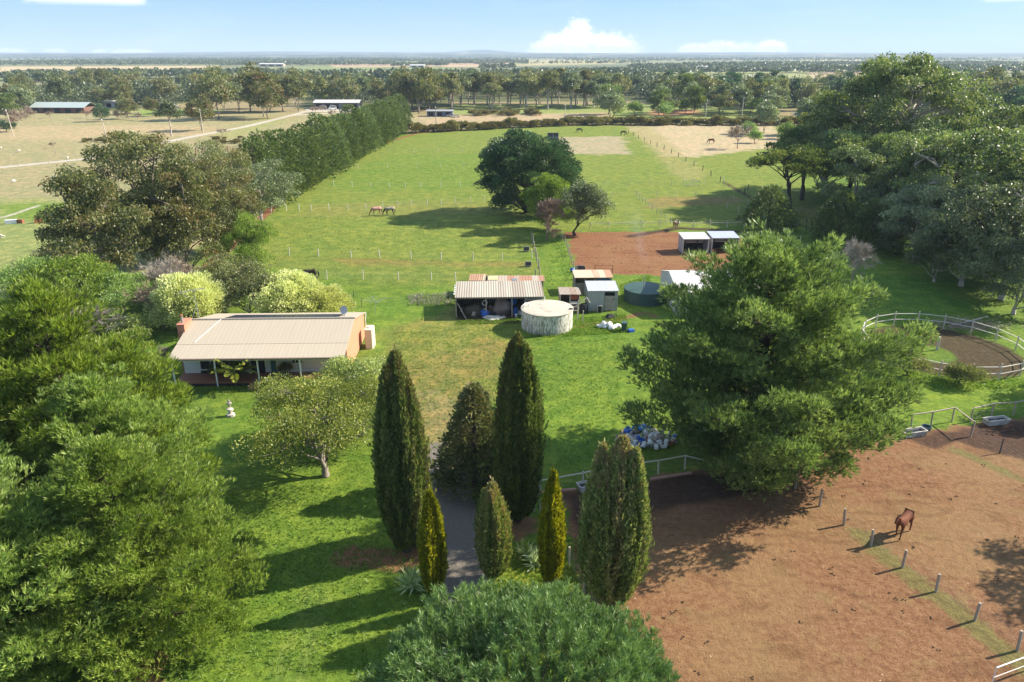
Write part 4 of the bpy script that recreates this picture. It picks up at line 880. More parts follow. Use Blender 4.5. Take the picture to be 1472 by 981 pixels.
Pp = C0[ci] + U * H0[ci][:, None] * np.array([.46, .46, .5]); Dd = unit(U * .4 + rvec(r, len(ci)))
DW = (C_, S_, K_)
me = leaf_mesh('distant_woodland', Pp - Dd * (H0[ci] * .15)[:, None], Dd, H0[ci] * .36, H0[ci] * .26, r, K0[ci] * .8)
tag(link('distant_woodland', me, None, mat=M_FARW), 'blue green woods and shelter belts reaching to the horizon', 'woodland', kind='stuff')
# ------------------------------------------------------------------ materials for built things
M_WOOD = boards('old_timber', (.21, .175, .14), .14, 0, .85, .35); M_POST = plain('grey_post', (.34, .29, .23), .85, .4, 5, bump=.4)
M_POSTW = plain('pale_post', (.50, .45, .36), .8, .3, 4); M_RAILW = plain('white_rail', (.60, .56, .49), .7, .3, 3); M_WIRE = plain('fence_wire', (.25, .25, .24), .6, .1, 3)
M_WHITE = plain('white_paint', (.72, .72, .69), .5, .12, 2); M_DKMET = plain('dark_metal', (.05, .05, .055), .5, .3, 3); M_GALV = plain('galvanised', (.42, .44, .45), .38, .2, 3, metal=.7)
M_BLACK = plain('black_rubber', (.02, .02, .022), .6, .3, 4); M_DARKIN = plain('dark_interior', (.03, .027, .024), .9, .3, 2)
M_GLASS, t, bs = newmat('window_glass'); setb(t, bs, Base_Color=(.02, .025, .03), Roughness=.06)
M_BLUE = plain('blue_plastic', (.03, .12, .42), .4, .3, 3); M_BLUET = plain('blue_tarp', (.02, .16, .50), .5, .4, 3, bump=.5)
M_GREYT = plain('grey_tarp', (.21, .17, .145), .8, .5, 2.2, bump=.6); M_BAG = plain('white_bag', (.74, .74, .72), .5, .12, 3, bump=.5); M_SACK = plain('cream_sack', (.52, .48, .40), .6, .3, 3, bump=.4)
M_RUST = plain('rust', (.24, .10, .045), .8, .5, 3); M_CONC = plain('concrete', (.46, .43, .38), .85, .3, 2.0, dirt=(.22, .20, .16))
# ------------------------------------------------------------------ house
def gable(name, x, y0, y1, zlo, zf, th, mat, parent):
    """end wall following the roof: zf(y) = underside height"""
    ys_ = [y0, 0, y1]; mb = MB(); pts = [(x, y0, zlo), (x, y1, zlo), (x, y1, zf(y1)), (x, 0, zf(0)), (x, y0, zf(y0))]
    return mb.plate(pts, th).build(name, mat, parent)
H_ = empty('farm_house', (-24.6, 71.6, 0), .03, 'low cream roofed weatherboard house with a front verandah and an orange end wall', 'house')
rz_f = lambda y: 4.55 - abs(y) * (.245 if y < 0 else .25)
M_ROOF = ribbed('roof_cream', (.42, .365, .28), .4, 0, .65, var=.1, depth=.07, spec=.2); M_ROOFB = M_ROOF
M_PEACH = boards('orange_boards', (.60, .235, .14), .18, 2, .7, .06, .06); M_WB = boards('white_boards', (.62, .63, .63), .19, 2, .6, .06, .1)
MB().plate([(-8.35, -4.3, rz_f(-4.3)), (8.35, -4.3, rz_f(-4.3)), (8.35, 0, 4.55), (-8.35, 0, 4.55)], .06).build('roof', M_ROOF, H_)
MB().plate([(-8.35, -6.75, rz_f(-4.3) - .50), (8.35, -6.75, rz_f(-4.3) - .50), (8.35, -4.32, rz_f(-4.3) - .02), (-8.35, -4.32, rz_f(-4.3) - .02)], .05).build('verandah_roof', M_ROOF, H_)
MB().plate([(8.35, 6.9, rz_f(6.9)), (-8.35, 6.9, rz_f(6.9)), (-8.35, .02, 4.54), (8.35, .02, 4.54)], .06).build('roof', M_ROOFB, H_)
MB().tube([(-8.38, 0, 4.58), (8.38, 0, 4.58)], .11, 6).build('ridge_cap', M_ROOF, H_)
vf = rz_f(-4.3) - .50
MB().box(-8.4, 8.4, -6.88, -6.76, vf - .16, vf - .02).build('gutter', plain('gutter_brown', (.22, .16, .12), .5, .2), H_)
MB().box(-8.3, 8.3, -6.66, -6.56, vf - .30, vf - .08).build('verandah_beam', M_WHITE, H_)
gable('end_wall', 8.12, -4.25, 6.4, .15, lambda y: rz_f(y) - .08, .12, M_PEACH, H_)
gable('end_wall', -8.0, -4.25, 6.4, .15, lambda y: rz_f(y) - .08, .12, plain('brick_red', (.30, .14, .09), .85, .3, 6), H_)
MB().box(-7.98, 7.98, 6.28, 6.4, .15, rz_f(6.4) - .1).build('back_wall', M_WB, H_)
w = MB()
for a, b in ((-7.98, -6.45), (-2.0, -1.4), (-.05, .5), (1.05, 2.6), (3.7, 8.0)): w.box(a, b, -4.3, -4.18, .45, 3.4)
w.box(-6.45, -2.0, -4.3, -4.18, 2.75, 3.4); w.box(-1.4, -.05, -4.3, -4.18, 2.6, 3.4); w.box(.5, 1.05, -4.3, -4.18, 2.6, 3.4); w.box(2.6, 3.7, -4.3, -4.18, 2.6, 3.4); w.box(2.6, 3.7, -4.3, -4.18, .45, 1.3)
w.build('front_wall', M_WB, H_)
def window(x0, x1, z0, z1, y=-4.32, n=2, mid=True):
    f = MB(); 
    for a, b, c, d_ in ((x0, x1, z1 - .08, z1), (x0, x1, z0, z0 + .08)): f.box(a, b, y - .03, y + .05, c, d_)
    for i in range(n + 1):
        xx = x0 + (x1 - x0 - .07) * i / n; f.box(xx, xx + .07, y - .028, y + .048, z0 + .08, z1 - .08)
    if mid: f.box(x0 + .07, x1 - .07, y - .026, y + .046, (z0 + z1) / 2 + .1, (z0 + z1) / 2 + .16)
    fo = f.build('window', M_WHITE, H_); MB().box(x0 + .07, x1 - .07, y + .05, y + .07, z0 + .08, z1 - .08).build('pane', M_GLASS, fo)
window(-6.42, -4.25, .75, 2.7); window(-4.2, -2.05, .75, 2.7); window(2.63, 3.67, 1.33, 2.57, n=3, mid=False)
MB().box(-1.38, -.1, -4.26, -4.2, .47, 2.55).build('sliding_door', M_GLASS, H_)
dr = MB().box(.53, 1.02, -4.27, -4.2, .47, 2.55).build('door', plain('teal_door', (.05, .13, .16), .5, .2), H_); MB().blob((.58, -4.3, 1.45), .035, 1, 6, 4, 0).build('handle', M_GALV, dr)
M_DECK = boards('deck_boards', (.24, .105, .06), .13, 1, .6, .25); MB().box(-8.15, 8.15, -6.6, -4.32, .32, .45).build('verandah_deck', M_DECK, H_)
MB().box(-8.1, 8.1, -6.55, -6.5, .05, .3).build('deck_skirt', M_DARKIN, H_)
for x in (-8.05, -4.05, -.0, 4.05, 8.05): MB().box(x - .06, x + .06, -6.62, -6.5, 0.0, vf - .3).build('verandah_post', M_WHITE, H_)
st = MB(); [st.box(-.95, .25, -6.95 - .3 * (2 - i), -6.64 - .3 * (2 - i), 0, .13 * (i + 1)) for i in range(3)]; st.build('steps', M_DECK, H_)
ch = MB().box(-8.95, -8.22, -2.2, -.2, 0, 4.7).box(-8.99, -8.18, -2.24, -.16, 4.7, 4.82).build('chimney', plain('brick_orange', (.46, .20, .12), .85, .35, 9, dirt=(.28, .15, .1)), H_)
MB().tube([(-8.6, -1.6, 4.82), (-8.6, -1.6, 5.5)], .13, 10).build('flue', M_GALV, ch); MB().lathe([(.17, 0), (.2, .12), (.05, .2)], 10, (-8.6, -1.6, 5.5)).build('cowl', M_RUST, ch)
an = MB().tube([(-8.0, 1.2, 3.9), (-8.15, 1.2, 7.4)], .035, 6); an.bar((-9.6, 1.0, 7.1), (-7.0, 1.4, 7.5), .05)
for i in range(9):
    q = i / 8; c0 = Vector((-9.5 + 2.4 * q, 1.0 + .4 * q, 7.12 + .37 * q)); an.bar(c0 + Vector((0, -.55 + .2 * q, 0)), c0 + Vector((0, .55 - .2 * q, 0)), .025)
an.bar((-8.1, 1.2, 6.2), (-9.2, 1.0, 6.9), .03).bar((-8.1, 1.2, 5.6), (-8.7, .6, 4.0), .02).build('antenna', M_GALV, H_)
dh = MB(); o = Vector((7.0, 1.6, 4.9)); dn_ = Vector((-.25, -1, .45)).normalized(); R3 = dn_.to_track_quat('Z', 'Y').to_matrix()
for k in range(4):
    rr0 = .42 * (k + 1) / 4
    for j in range(16): a = j * math.pi / 8; dh.v.append(tuple(o + R3 @ Vector((rr0 * math.cos(a), rr0 * math.sin(a) * 1.1, rr0 * rr0 * .5))))
for k in range(3):
    for j in range(16): dh.f.append((k * 16 + j, k * 16 + (j + 1) % 16, k * 16 + 16 + (j + 1) % 16, k * 16 + 16 + j))
dh.f.append(tuple(range(16))); dh.bar((7.0, 1.65, 4.1), (7.0, 1.65, 4.85), .05).build('satellite_dish', plain('dish_grey', (.42, .43, .44), .6, .1), H_)
for i in range(7):
    x0 = -5.1 + i * 1.66; p_ = lambda xx, yy: (xx, yy, rz_f(yy) + .13)
    sp_ = MB().plate([p_(x0 + 1.62, 3.6), p_(x0, 3.6), p_(x0, .35), p_(x0 + 1.62, .35)], .04).build('solar_panel', plain('solar_cells', (.012, .014, .03), .4, .2, 3), H_)
MB().bar((-5.2, 0.1, 4.66), (-6.7, -4.0, rz_f(-4) + .04), .06, .03).build('roof_conduit', M_WHITE, H_)
MB().bar((5.9, .9, 4.5), (7.0, 1.6, 4.32), .05).build('cable', M_BLACK, H_)
MB().tube([(8.32, 6.75, 2.75), (8.3, 6.3, 2.2), (8.3, 6.35, .2)], .05, 6).build('downpipe', M_WHITE, H_)
x, y = at(531, 502); mb = MB()
pr = [(-.35, -.8), (.35, -.8), (.45, -.6), (.45, .6), (.35, .8), (-.35, .8), (-.45, .6), (-.45, -.6)]
mb.add([(a, b, z) for z in (0, 2.2) for a, b in pr], [tuple(range(8))[::-1], tuple(range(8, 16))] + [(i, (i + 1) % 8, (i + 1) % 8 + 8, i + 8) for i in range(8)])
tk = empty('water_tank', (x, y + .8, 0), 0, 'slim upright cream water tank against the orange end wall', 'water tank'); mb.build('tank_body', ribbed('tank_cream', (.60, .56, .42), .2, 2, .5), tk); MB().tube([(0, 0, 2.2), (0, 0, 2.32)], .2, 10).build('lid', M_WHITE, tk)
# things on and around the verandah
def fern(nm, H, R, n, mat, bark, label, cat, loc, seed, frond=.35, droop=.5, trunk=.1):
    r = random.Random(seed); root = empty(nm, loc, r.uniform(0, 6), label, cat)
    MB().tube([(0, 0, 0), (0, 0, H * .5)], [trunk * 1.2, trunk], 8).build('trunk', bark, root); C__, D__, cl = [], [], []; rr = np.random.RandomState(seed)
    for i in range(n):
        a = i * 2.399; el = r.uniform(.15, 1.1); P = np.array([0, 0, H * .5]); v = np.array([math.cos(a) * math.cos(el), math.sin(a) * math.cos(el), math.sin(el)])
        for k in range(12):
            P = P + v * R / 12; v = unit(v + np.array([0, 0, -droop / 9])); sd_ = unit(np.cross(v, [0, 0, 1.])); wl = frond * math.sin(math.pi * (k + 1.5) / 14)
            for s_ in (-1, 1): C__.append(P); D__.append(unit(sd_ * s_ + v * .5)); cl.append(wl)
    cl = np.array(cl); me = leaf_mesh(nm, np.array(C__), np.array(D__), cl, np.full(len(cl), R * .13), rr, rr.random(len(cl)))
    link('fronds', me, root, mat=mat); return root
x, y = at(340, 556); fern('tree_fern', 3.0, 2.2, 22, L_ORCH, B_DARK, 'yellowing tree fern beside the verandah steps', 'fern', (x, y, 0), 4, .5)
def spiky(loc, n, L, label, seed, H=.2):
    r = np.random.RandomState(seed); root = empty('agave_plant', (*loc, 0), 0, label, 'plant')
    D = fib(n, r, .0, .1); me = leaf_mesh('agave_leaves', np.zeros((n, 3)) + [0, 0, H] + r.normal(size=(n, 3)) * .12, D, L * r.uniform(.8, 1.1, n), .11, r, r.random(n)); link('leaves', me, root, mat=L_SPIKE)
    MB().tube([(0, 0, 0), (0, 0, H + .05)], .12, 8).build('stem', B_GREY, root)
spiky(at(757, 802), 90, 1.0, 'pale spiky plant behind the golden cypress by the wire fence', 1); spiky(at(770, 812), 90, .95, 'pale spiky plant nearest the golden cypress by the wire fence', 2)
spiky(at(592, 850), 110, 1.15, 'dark spiky plant at the left foot of the golden cypress', 3, .5)
x, y = at(455, 545); 
for i, (px, lab, mt) in enumerate([(300, 'dark potted shrub on the verandah before the left windows', L_BRNZ), (392, 'dark red potted shrub on the verandah beside the door', L_BRNZ)]):
    hx = -24.6 + (-4.6 if i == 0 else 2.3); b_ = broad('potted_shrub', 300 + i, 1.35, .75, bf=.1, lobes=8, lr=.35, sub=5, sr=.22, per=24, L=.16, Wd=.07, leaf=mt, bark=B_DARK, trunk=.05); place(b_, (hx, 71.6 - 5.1, .455), 0, 1, lab, 'plant')
# weedy strip below the deck and rocks
x, y = at(332, 598); og = empty('garden_ornament', (x, y, 0), 0, 'pale stacked stone ornament on the lawn in front of the house', 'garden ornament')
MB().lathe([(.38, 0), (.36, .2), (.18, .25), (.16, .5), (.3, .56), (.28, .7), (.1, .75)], 10).build('base', M_CONC, og, smooth=False); MB().lathe([(.1, .9), (.09, 1.15), (.24, 1.2), (.2, 1.32), (.06, 1.36), (.1, 1.5), (.02, 1.6)], 10).build('finial', plain('dark_stone', (.25, .23, .20), .8, .3), og)
# bare sapling at left corner of the house
copy_tree(bpy.data.objects['bare_tree.001'] if 'bare_tree.001' in bpy.data.objects else bt, (*at(240, 540), 0), 2, (.25, .25, .45), 'thin leafless sapling at the left verandah corner', 'tree')
# ------------------------------------------------------------------ clothes line
x, y = at(540, 452); cl_ = empty('clothes_hoist', (x, y, 0), .4, 'small grey rotary clothes hoist on the grass beyond the house', 'clothes line')
MB().tube([(0, 0, 0), (0, 0, 1.9)], .03, 6).build('pole', M_GALV, cl_); mb = MB()
for i in range(4):
    a = i * math.pi / 2; e_ = (1.5 * math.cos(a), 1.5 * math.sin(a), 1.95); mb.bar((0, 0, 1.6), e_, .03); n_ = ((i + 1) * math.pi / 2)
    for f_ in (1, .7, .4): mb.bar((e_[0] * f_, e_[1] * f_, 1.62 + .33 * f_), (1.5 * math.cos(n_) * f_, 1.5 * math.sin(n_) * f_, 1.62 + .33 * f_), .012)
mb.build('arms', M_GALV, cl_)
# ------------------------------------------------------------------ round concrete tank
TK = empty('round_water_tank', (4.1, 81.6, 0), .3, 'low round whitewashed concrete water tank streaked with mould', 'water tank')
m, t, bs = newmat('stained_white'); pos = t.n('ShaderNodeTexCoord').outputs['Object']; stv = t.n('ShaderNodeVectorMath', {0: pos, 1: (1, 1, .22)}, operation='MULTIPLY').outputs[0]
z_ = t.n('ShaderNodeSeparateXYZ', {0: pos}).outputs[2]; a = t.noise(stv, 5.5, 6, .75); k = t.math('ADD', a, t.math('MULTIPLY', z_, -.028)); c = t.mix(t.math('MULTIPLY', t.ss(k, .44, .54), .92), (.66, .64, .58), (.17, .17, .12)); c = t.mix(t.ss(t.noise(stv, 12, 4, .7), .56, .64), c, (.14, .14, .10)); an_ = t.math('ARCTAN2', t.n('ShaderNodeSeparateXYZ', {0: pos}).outputs[0], t.n('ShaderNodeSeparateXYZ', {0: pos}).outputs[1]); pj = t.math('LESS_THAN', t.math('FRACT', t.math('MULTIPLY', an_, 5.4)), .06); c = t.mix(t.math('MULTIPLY', pj, .6), c, (.2, .2, .15)); c = t.mix(t.math('MULTIPLY', t.ss(z_, .5, 0.), .5), c, (.16, .20, .08)); setb(t, bs, Base_Color=c, Roughness=.85)
MB().lathe([(3.0, 0), (3.0, 2.28)], 64).build('tank_wall', m, TK, smooth=False)
MB().lathe([(3.07, 2.29), (3.07, 2.37), (2.8, 2.42), (.05, 2.5)], 64).build('tank_roof', plain('tank_roof', (.44, .41, .33), .8, .22, 1.2, dirt=(.33, .30, .24)), TK)
MB().tube([(-2.7, .6, 2.43), (-2.7, .6, 2.75), (-2.4, .9, 2.9), (-1.9, 1.0, 2.72), (-1.9, 1.0, 2.43)], .07, 8).build('pipe', M_WHITE, TK); MB().tube([(.6, 2.6, 2.4), (.6, 2.6, 2.85)], .06, 8).build('pipe', M_WHITE, TK); MB().box(2.2, 2.6, -1.6, -1.35, 2.43, 2.55).build('hatch', M_DKMET, TK)
# ------------------------------------------------------------------ sheds
def shed_roof(parent, x0, x1, y0, y1, z0, z1, mat, name='roof', th=.05): return MB().plate([(x0, y0, z0), (x1, y0, z0), (x1, y1, z1), (x0, y1, z1)], th).build(name, mat, parent)
LS = empty('open_shed', (-1.6, 85.2, 0), .035, 'long open fronted timber shed crammed with junk under a pale tin roof', 'shed')
shed_roof(LS, -5.3, 5.5, -.3, 5.4, 2.62, 2.95, ribbed('tin_pale', (.40, .365, .29), .3, 0, .6, rust=(.30, .25, .19), rust_amt=.5, var=.2))
MB().box(-5.25, 5.4, 5.2, 5.3, 0, 2.85).build('back_wall', M_WOOD, LS); MB().box(-5.3, -5.22, .2, 5.2, 0, 2.55).build('side_wall', M_WOOD, LS); MB().box(5.32, 5.4, 0, 5.2, 0, 2.6).build('side_wall', M_WOOD, LS)
for x in (-5.2, -1.55, 1.6, 3.2, 5.3): MB().box(x - .07, x + .07, -.1, .04, 0, 2.5).build('post', M_POST, LS)
MB().box(-5.3, 5.4, -.12, -.02, 2.36, 2.58).build('fascia', boards('fascia_grey', (.30, .27, .23), .2, 0, .8, .2), LS)
gp = MB(); [gp.box(3.3, 5.22, -.06, -.03, z, z + .09) for z in (.1, .5, .9, 1.3, 1.7, 2.1, 2.28)]; [gp.box(x, x + .08, -.09, -.061, .1, 2.36) for x in (3.28, 4.2, 5.15)]; gp.build('gate_panel', M_POST, LS)
MB().box(3.3, 5.2, .0, .03, 0, 2.36).build('mesh_panel', plain('dark_mesh', (.10, .09, .075), .9, .4, 6), LS)
MB().bar((-5.0, -.3, 1.9), (-4.0, -.8, .05), .16, .05).build('brace', M_POST, LS); lt = MB(); [lt.box(-5.48 - .0, -5.32, .3 + i * .9, .75 + i * .9, 2.75, 2.82) for i in range(5)]; lt.build('roof_batten', M_WHITE, LS)
def thing1(name, mb, mat, loc, label, cat, group=None, rz=0, smooth=False): return tag(mb.build(name, mat, None, loc, rz, smooth), label, cat, group)
thing1('tarp_heap', MB().blob((0, 0, .7), (1.2, .9, 1.25), 3, 16, 10, .25), M_GREYT, (-1.2, 86.4, 0), 'big grey brown tarpaulin heap in the middle of the open shed', 'tarpaulin', smooth=True)
thing1('hay_heap', MB().blob((0, 0, .4), (1.2, .8, .95), 5, 14, 8, .3), plain('old_hay', (.10, .085, .06), .95, .5, 5, bump=.6), (-4.6, 86.3, 0), 'dark heap of old hay at the left end of the open shed', 'heap', smooth=True)
thing1('blue_tarp', MB().blob((0, 0, 1.5), (.5, .45, .5), 7, 12, 8, .3), M_BLUET, (.15, 86.7, 0), 'bright blue tarpaulin bundle high up in the open shed', 'tarpaulin', smooth=True)
thing1('blue_bag', MB().blob((0, 0, .35), (.62, .5, .45), 8, 12, 8, .3), M_BLUE, (-3.3, 85.4, 0), 'blue feed bag on the floor of the open shed', 'bag', smooth=True)
thing1('drum', MB().lathe([(.28, 0), (.29, .3), (.28, .9), (.1, .92)], 16), M_BLUE, (.45, 86.1, 0), 'blue plastic drum beneath the blue tarpaulin', 'drum')
thing1('wheel', MB().tube([(.3 * math.cos(a * .5), 0, .3 + .3 * math.sin(a * .5)) for a in range(13)], .06, 6), M_BAG, (-3.35, 86.0, 1.2), 'pale wheel hanging in the left bay of the open shed', 'wheel')
thing1('bucket', MB().lathe([(.13, 0), (.17, .38), (.15, .38), (.12, .03)], 14), M_BAG, (.5, 85.1, 0), 'white bucket at the foot of the shed post', 'bucket')
thing1('board_sheet', MB().bar((0, 0, 0), (.7, .3, 1.0), .5, .03), M_BAG, (1.5, 85.6, 0), 'white board leaning in the right bay of the open shed', 'board')
rj = random.Random(8)
for i in range(26):
    x = rj.uniform(-6.3, 1.6) if i < 20 else rj.uniform(1.8, 3.4); s = rj.uniform(.16, .4); c_ = rj.choice([M_GREYT, M_BAG, M_SACK, M_RUST, M_DKMET, M_BLUE, M_SACK])
    nm = 'junk_box' if i % 3 == 0 else 'junk_bag'
    mb = MB().box(-s, s, -s * .8, s * .8, 0, s * 1.5) if i % 3 == 0 else MB().blob((0, 0, s * .7), (s * 1.2, s, s * .9), i, 9, 6, .3)
    thing1(nm, mb, c_, (x, 85.4 + rj.uniform(.1, 3.2), 0 if i % 2 else rj.uniform(.0, .7) * (i % 4 == 0)), 'small jumbled ' + ('box' if i % 3 == 0 else 'bag') + ' among the junk in the open shed', 'junk', 'junk stored in the open shed', rj.uniform(0, 3))
thing1('scrap_pile', MB().blob((0, 0, .08), (1.5, .5, .28), 4, 14, 6, .4).bar((-1, 0, .2), (.6, .2, .4), .14, .04).bar((-.3, -.4, .1), (1.2, .2, .35), .14, .04), M_SACK, (-2.1, 84.4, 0), 'low pile of broken boards and sticks before the open shed', 'scrap pile', smooth=False)
# rusty roofed lean-to behind
LB = empty('rusty_shed', (-.6, 94.6, 0), .0, 'low shed with a patched rusty tin roof directly behind the open shed', 'shed')
shed_roof(LB, -5.1, -2.9, -1.7, 1.9, 2.3, 2.15, ribbed('tin_tan', (.46, .38, .26), .3, 0, .7, rust=(.30, .14, .07), rust_amt=.45, var=.3)); shed_roof(LB, -2.7, 4.9, -1.6, 1.4, 2.22, 2.1, ribbed('tin_rust', (.42, .37, .30), .2, 0, .8, rust=(.33, .15, .08), rust_amt=.34, var=.3), 'roof_sheet')
shed_roof(LB, -2.6, -1.3, -1.3, .6, 2.28, 2.25, plain('yellow_sheet', (.45, .42, .22), .7, .2), 'patch'); shed_roof(LB, .6, 1.3, -1.5, -.5, 2.27, 2.25, M_GALV, 'patch')
for x in (-5, -2, 1, 4.6): MB().box(x, x + .12, -1.5, -1.38, 0, 2.2).build('post', M_POST, LB)
MB().box(-5, 4.7, 1.15, 1.25, 0, 2.1).build('back_wall', M_WOOD, LB); MB().box(4.55, 4.65, -1.3, 1.1, 0, 2.1).build('side_wall', M_WOOD, LB)
# small hutch
HU = empty('animal_hutch', (7.2, 87.3, 0), .0, 'small two bay timber hutch between the round tank and the grey shed', 'hutch')
shed_roof(HU, -1.35, 1.35, -.35, 2.7, 2.3, 2.3, ribbed('tin_brown', (.34, .28, .22), .16, 0, .6, rust=(.26, .16, .1), rust_amt=.5))
MB().box(-1.25, 1.2, 2.3, 2.36, 0, 2.2).build('back_wall', M_WOOD, HU); MB().box(-1.27, -1.2, 0, 2.3, 0, 2.2).build('side_wall', M_POST, HU); MB().box(1.15, 1.22, 0, 2.3, 0, 2.2).build('side_wall', M_POST, HU)
for x in (-1.2, 0, 1.15): MB().box(x - .05, x + .05, -.06, .04, 0, 2.22).build('post', M_POSTW, HU)
MB().box(-1.15, 1.1, .1, 2.2, .75, .82).build('shelf', M_WOOD, HU); MB().box(-1.2, 1.15, -.04, 0, .1, .7).build('front_panel', M_WOOD, HU)
MB().box(.08, 1.08, .6, .66, 1.3, 2.15).build('red_panel', plain('red_mesh', (.42, .13, .08), .8, .3), HU); MB().box(.1, 1.05, .2, .6, .84, 1.15).build('white_tray', M_WHITE, HU)
# grey shed
GS = empty('tin_shed', (11.3, 87.4, 0), .02, 'upright grey corrugated tin shed with a sagging plywood door', 'shed'); M_CORR = ribbed('corrugated_grey', (.36, .38, .36), .18, 0, .5, var=.2, metal=.0, rust=(.28, .26, .22), rust_amt=.62)
shed_roof(GS, -1.95, 1.95, -.2, 3.1, 2.68, 3.0, ribbed('tin_bright', (.48, .49, .50), .16, 0, .4, var=.12)); MB().box(-1.85, .2, -.04, .02, 0, 2.62).build('front_wall', M_CORR, GS); MB().box(1.5, 1.85, -.04, .02, 0, 2.62).build('front_wall', M_CORR, GS)
MB().box(.2, 1.5, -.04, .02, 2.45, 2.62).build('front_wall', M_CORR, GS)
MB().box(-1.88, -1.82, .02, 2.9, 0, 2.68).build('side_wall', ribbed('corrugated_side', (.36, .38, .36), .18, 1, .5, var=.2), GS); MB().box(1.82, 1.88, .02, 2.9, 0, 2.68).build('side_wall', MATS['corrugated_side'], GS); MB().box(-1.8, 1.8, 2.85, 2.9, 0, 2.9).build('back_wall', M_CORR, GS)
dr = MB().box(.22, 1.5, -.14, -.1, .05, 2.0).build('door', plain('plywood', (.34, .30, .26), .8, .35, 2.5, dirt=(.16, .13, .11)), GS); [MB().bar((.25, -.16, a_), (1.47, -.16, b_), .08, .03, (0, 1, 0)).build('brace', M_POST, dr) for a_, b_ in ((1.15, .35), (1.2, 1.2))]
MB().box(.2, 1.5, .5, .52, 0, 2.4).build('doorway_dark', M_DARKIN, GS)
cr = empty('wire_crate', (10.9, 86.9, 0), 0, 'small dark wire crate against the grey tin shed', 'crate'); fr = MB()
for a_ in (-.28, .28):
    for b_ in (-.2, .2): fr.box(a_ - .03, a_ + .03, b_ - .03, b_ + .03, 0, .85)
fr.box(-.31, .31, -.23, .23, .85, .89); fr.build('frame', M_POSTW, cr); MB().box(-.24, .24, -.17, .17, .02, .8).build('inner_box', M_DARKIN, cr)
x, y = at(877, 458); wb = empty('wheelbarrow', (x, y, 0), .4, 'upturned black wheelbarrow in front of the tin shed door', 'wheelbarrow')
MB().add([(-.5, -.35, .2), (.5, -.3, .25), (.5, .3, .25), (-.5, .35, .2), (-.28, -.2, .55), (.25, -.18, .55), (.25, .18, .55), (-.28, .2, .55)], [(0, 1, 2, 3), (7, 6, 5, 4), (0, 4, 5, 1), (1, 5, 6, 2), (2, 6, 7, 3), (3, 7, 4, 0)]).build('tray', M_BLACK, wb); MB().bar((-.9, -.3, .1), (.6, -.2, .3), .04).bar((-.9, .3, .1), (.6, .2, .3), .04).build('handles', M_WOOD, wb)
MB().tube([(.7 + .18 * math.cos(a * .5236), 0, .3 + .18 * math.sin(a * .5236)) for a in range(13)], .05, 6, False).build('wheel', M_BLACK, wb)
# dark upright barrel with sticks at the left side of the tin shed
thing1('compost_bin', MB().lathe([(.5, 0), (.55, .5), (.42, 1.1), (.1, 1.2)], 14), M_BLACK, (8.95, 86.8, 0), 'dark cone shaped bin at the left corner of the tin shed', 'bin')
sf = empty('stock_yard_rails', (8.0, 84.6, 0), .0, 'leaning old timber posts and rails between the round tank and the tin shed', 'rails')
for i, (a_, b_) in enumerate([((0, .9, 0), (.15, .9, 2.0)), ((-.1, -.9, 0), (-.05, -.9, 1.7)), ((.45, -1.5, 0), (.5, -1.5, 1.5))]): MB().bar(a_, b_, .12).build('post', M_POSTW, sf)
for z in (.6, 1.1, 1.5): MB().bar((-1.3, 1.0, z), (.15, .9, z + .1), .1, .05).build('rail', M_POSTW, sf)
MB().bar((-.2, .9, 1.2), (1.2, 1.6, 2.2), .07).bar((1.1, 1.6, 2.2), (1.6, 1.4, 1.5), .06).build('brace', M_POSTW, sf)
# back hut
BH = empty('timber_hut', (10.9, 94.6, 0), .03, 'low dark timber hut with a tan tin roof behind the grey tin shed', 'hut')
shed_roof(BH, -2.6, 2.6, -.3, 3.0, 2.3, 2.45, ribbed('tin_orange', (.60, .46, .33), .16, 0, .6, rust=(.40, .22, .12), rust_amt=.5)); MB().box(-2.5, 2.45, 2.5, 2.6, 0, 2.3).build('back_wall', M_WOOD, BH); MB().box(-2.5, .3, -.05, .02, 0, 1.5).build('front_wall', M_WOOD, BH)
MB().box(.3, 2.3, -.05, .02, .6, 2.1).build('blue_panel', ribbed('blue_tin', (.06, .12, .18), .18, 0, .5), BH); MB().box(-2.5, -2.42, 0, 2.5, 0, 2.2).build('side_wall', M_WOOD, BH)
for x in (-2.5, -1.2, .25, 2.4): MB().box(x - .05, x + .05, -.12, -.05, 0, 2.28).build('post', M_POST, BH)
x, y = at(834, 388); thing1('tool_box', MB().box(-.7, .7, -.25, .25, .0, .5).box(-.5, .5, -.2, .2, .5, .62), M_DKMET, (x, y, 0), 'dark box with pale lettering-free tools beside the lane fence'.replace(' lettering-free', ''), 'box'); x, y = at(823, 391); thing1('blue_bundle', MB().blob((0, 0, .3), (.35, .3, .35), 2, 9, 6, .2), M_BLUE, (x, y, 0), 'blue bundle at the end of the lane fence behind the huts', 'bundle')
# ---- dark green round tank
GT = empty('green_water_tank', (17.4, 91.8, 0), 0, 'dark green round water tank half hidden by the huge pine', 'water tank'); MB().lathe([(2.8, 0), (2.8, 1.6)], 40).build('tank_wall', ribbed('green_tank', (.03, .07, .055), .16, 2, .5, var=.25), GT); MB().lathe([(2.85, 1.6), (2.8, 1.66), (.1, 1.8)], 40).build('tank_roof', plain('green_roof', (.035, .075, .06), .55, .3, 1.5), GT)
MB().tube([(-.4, -.6, 1.7), (-.4, -.6, 3.4)], .07, 8).build('inlet_pipe', M_GALV, GT)
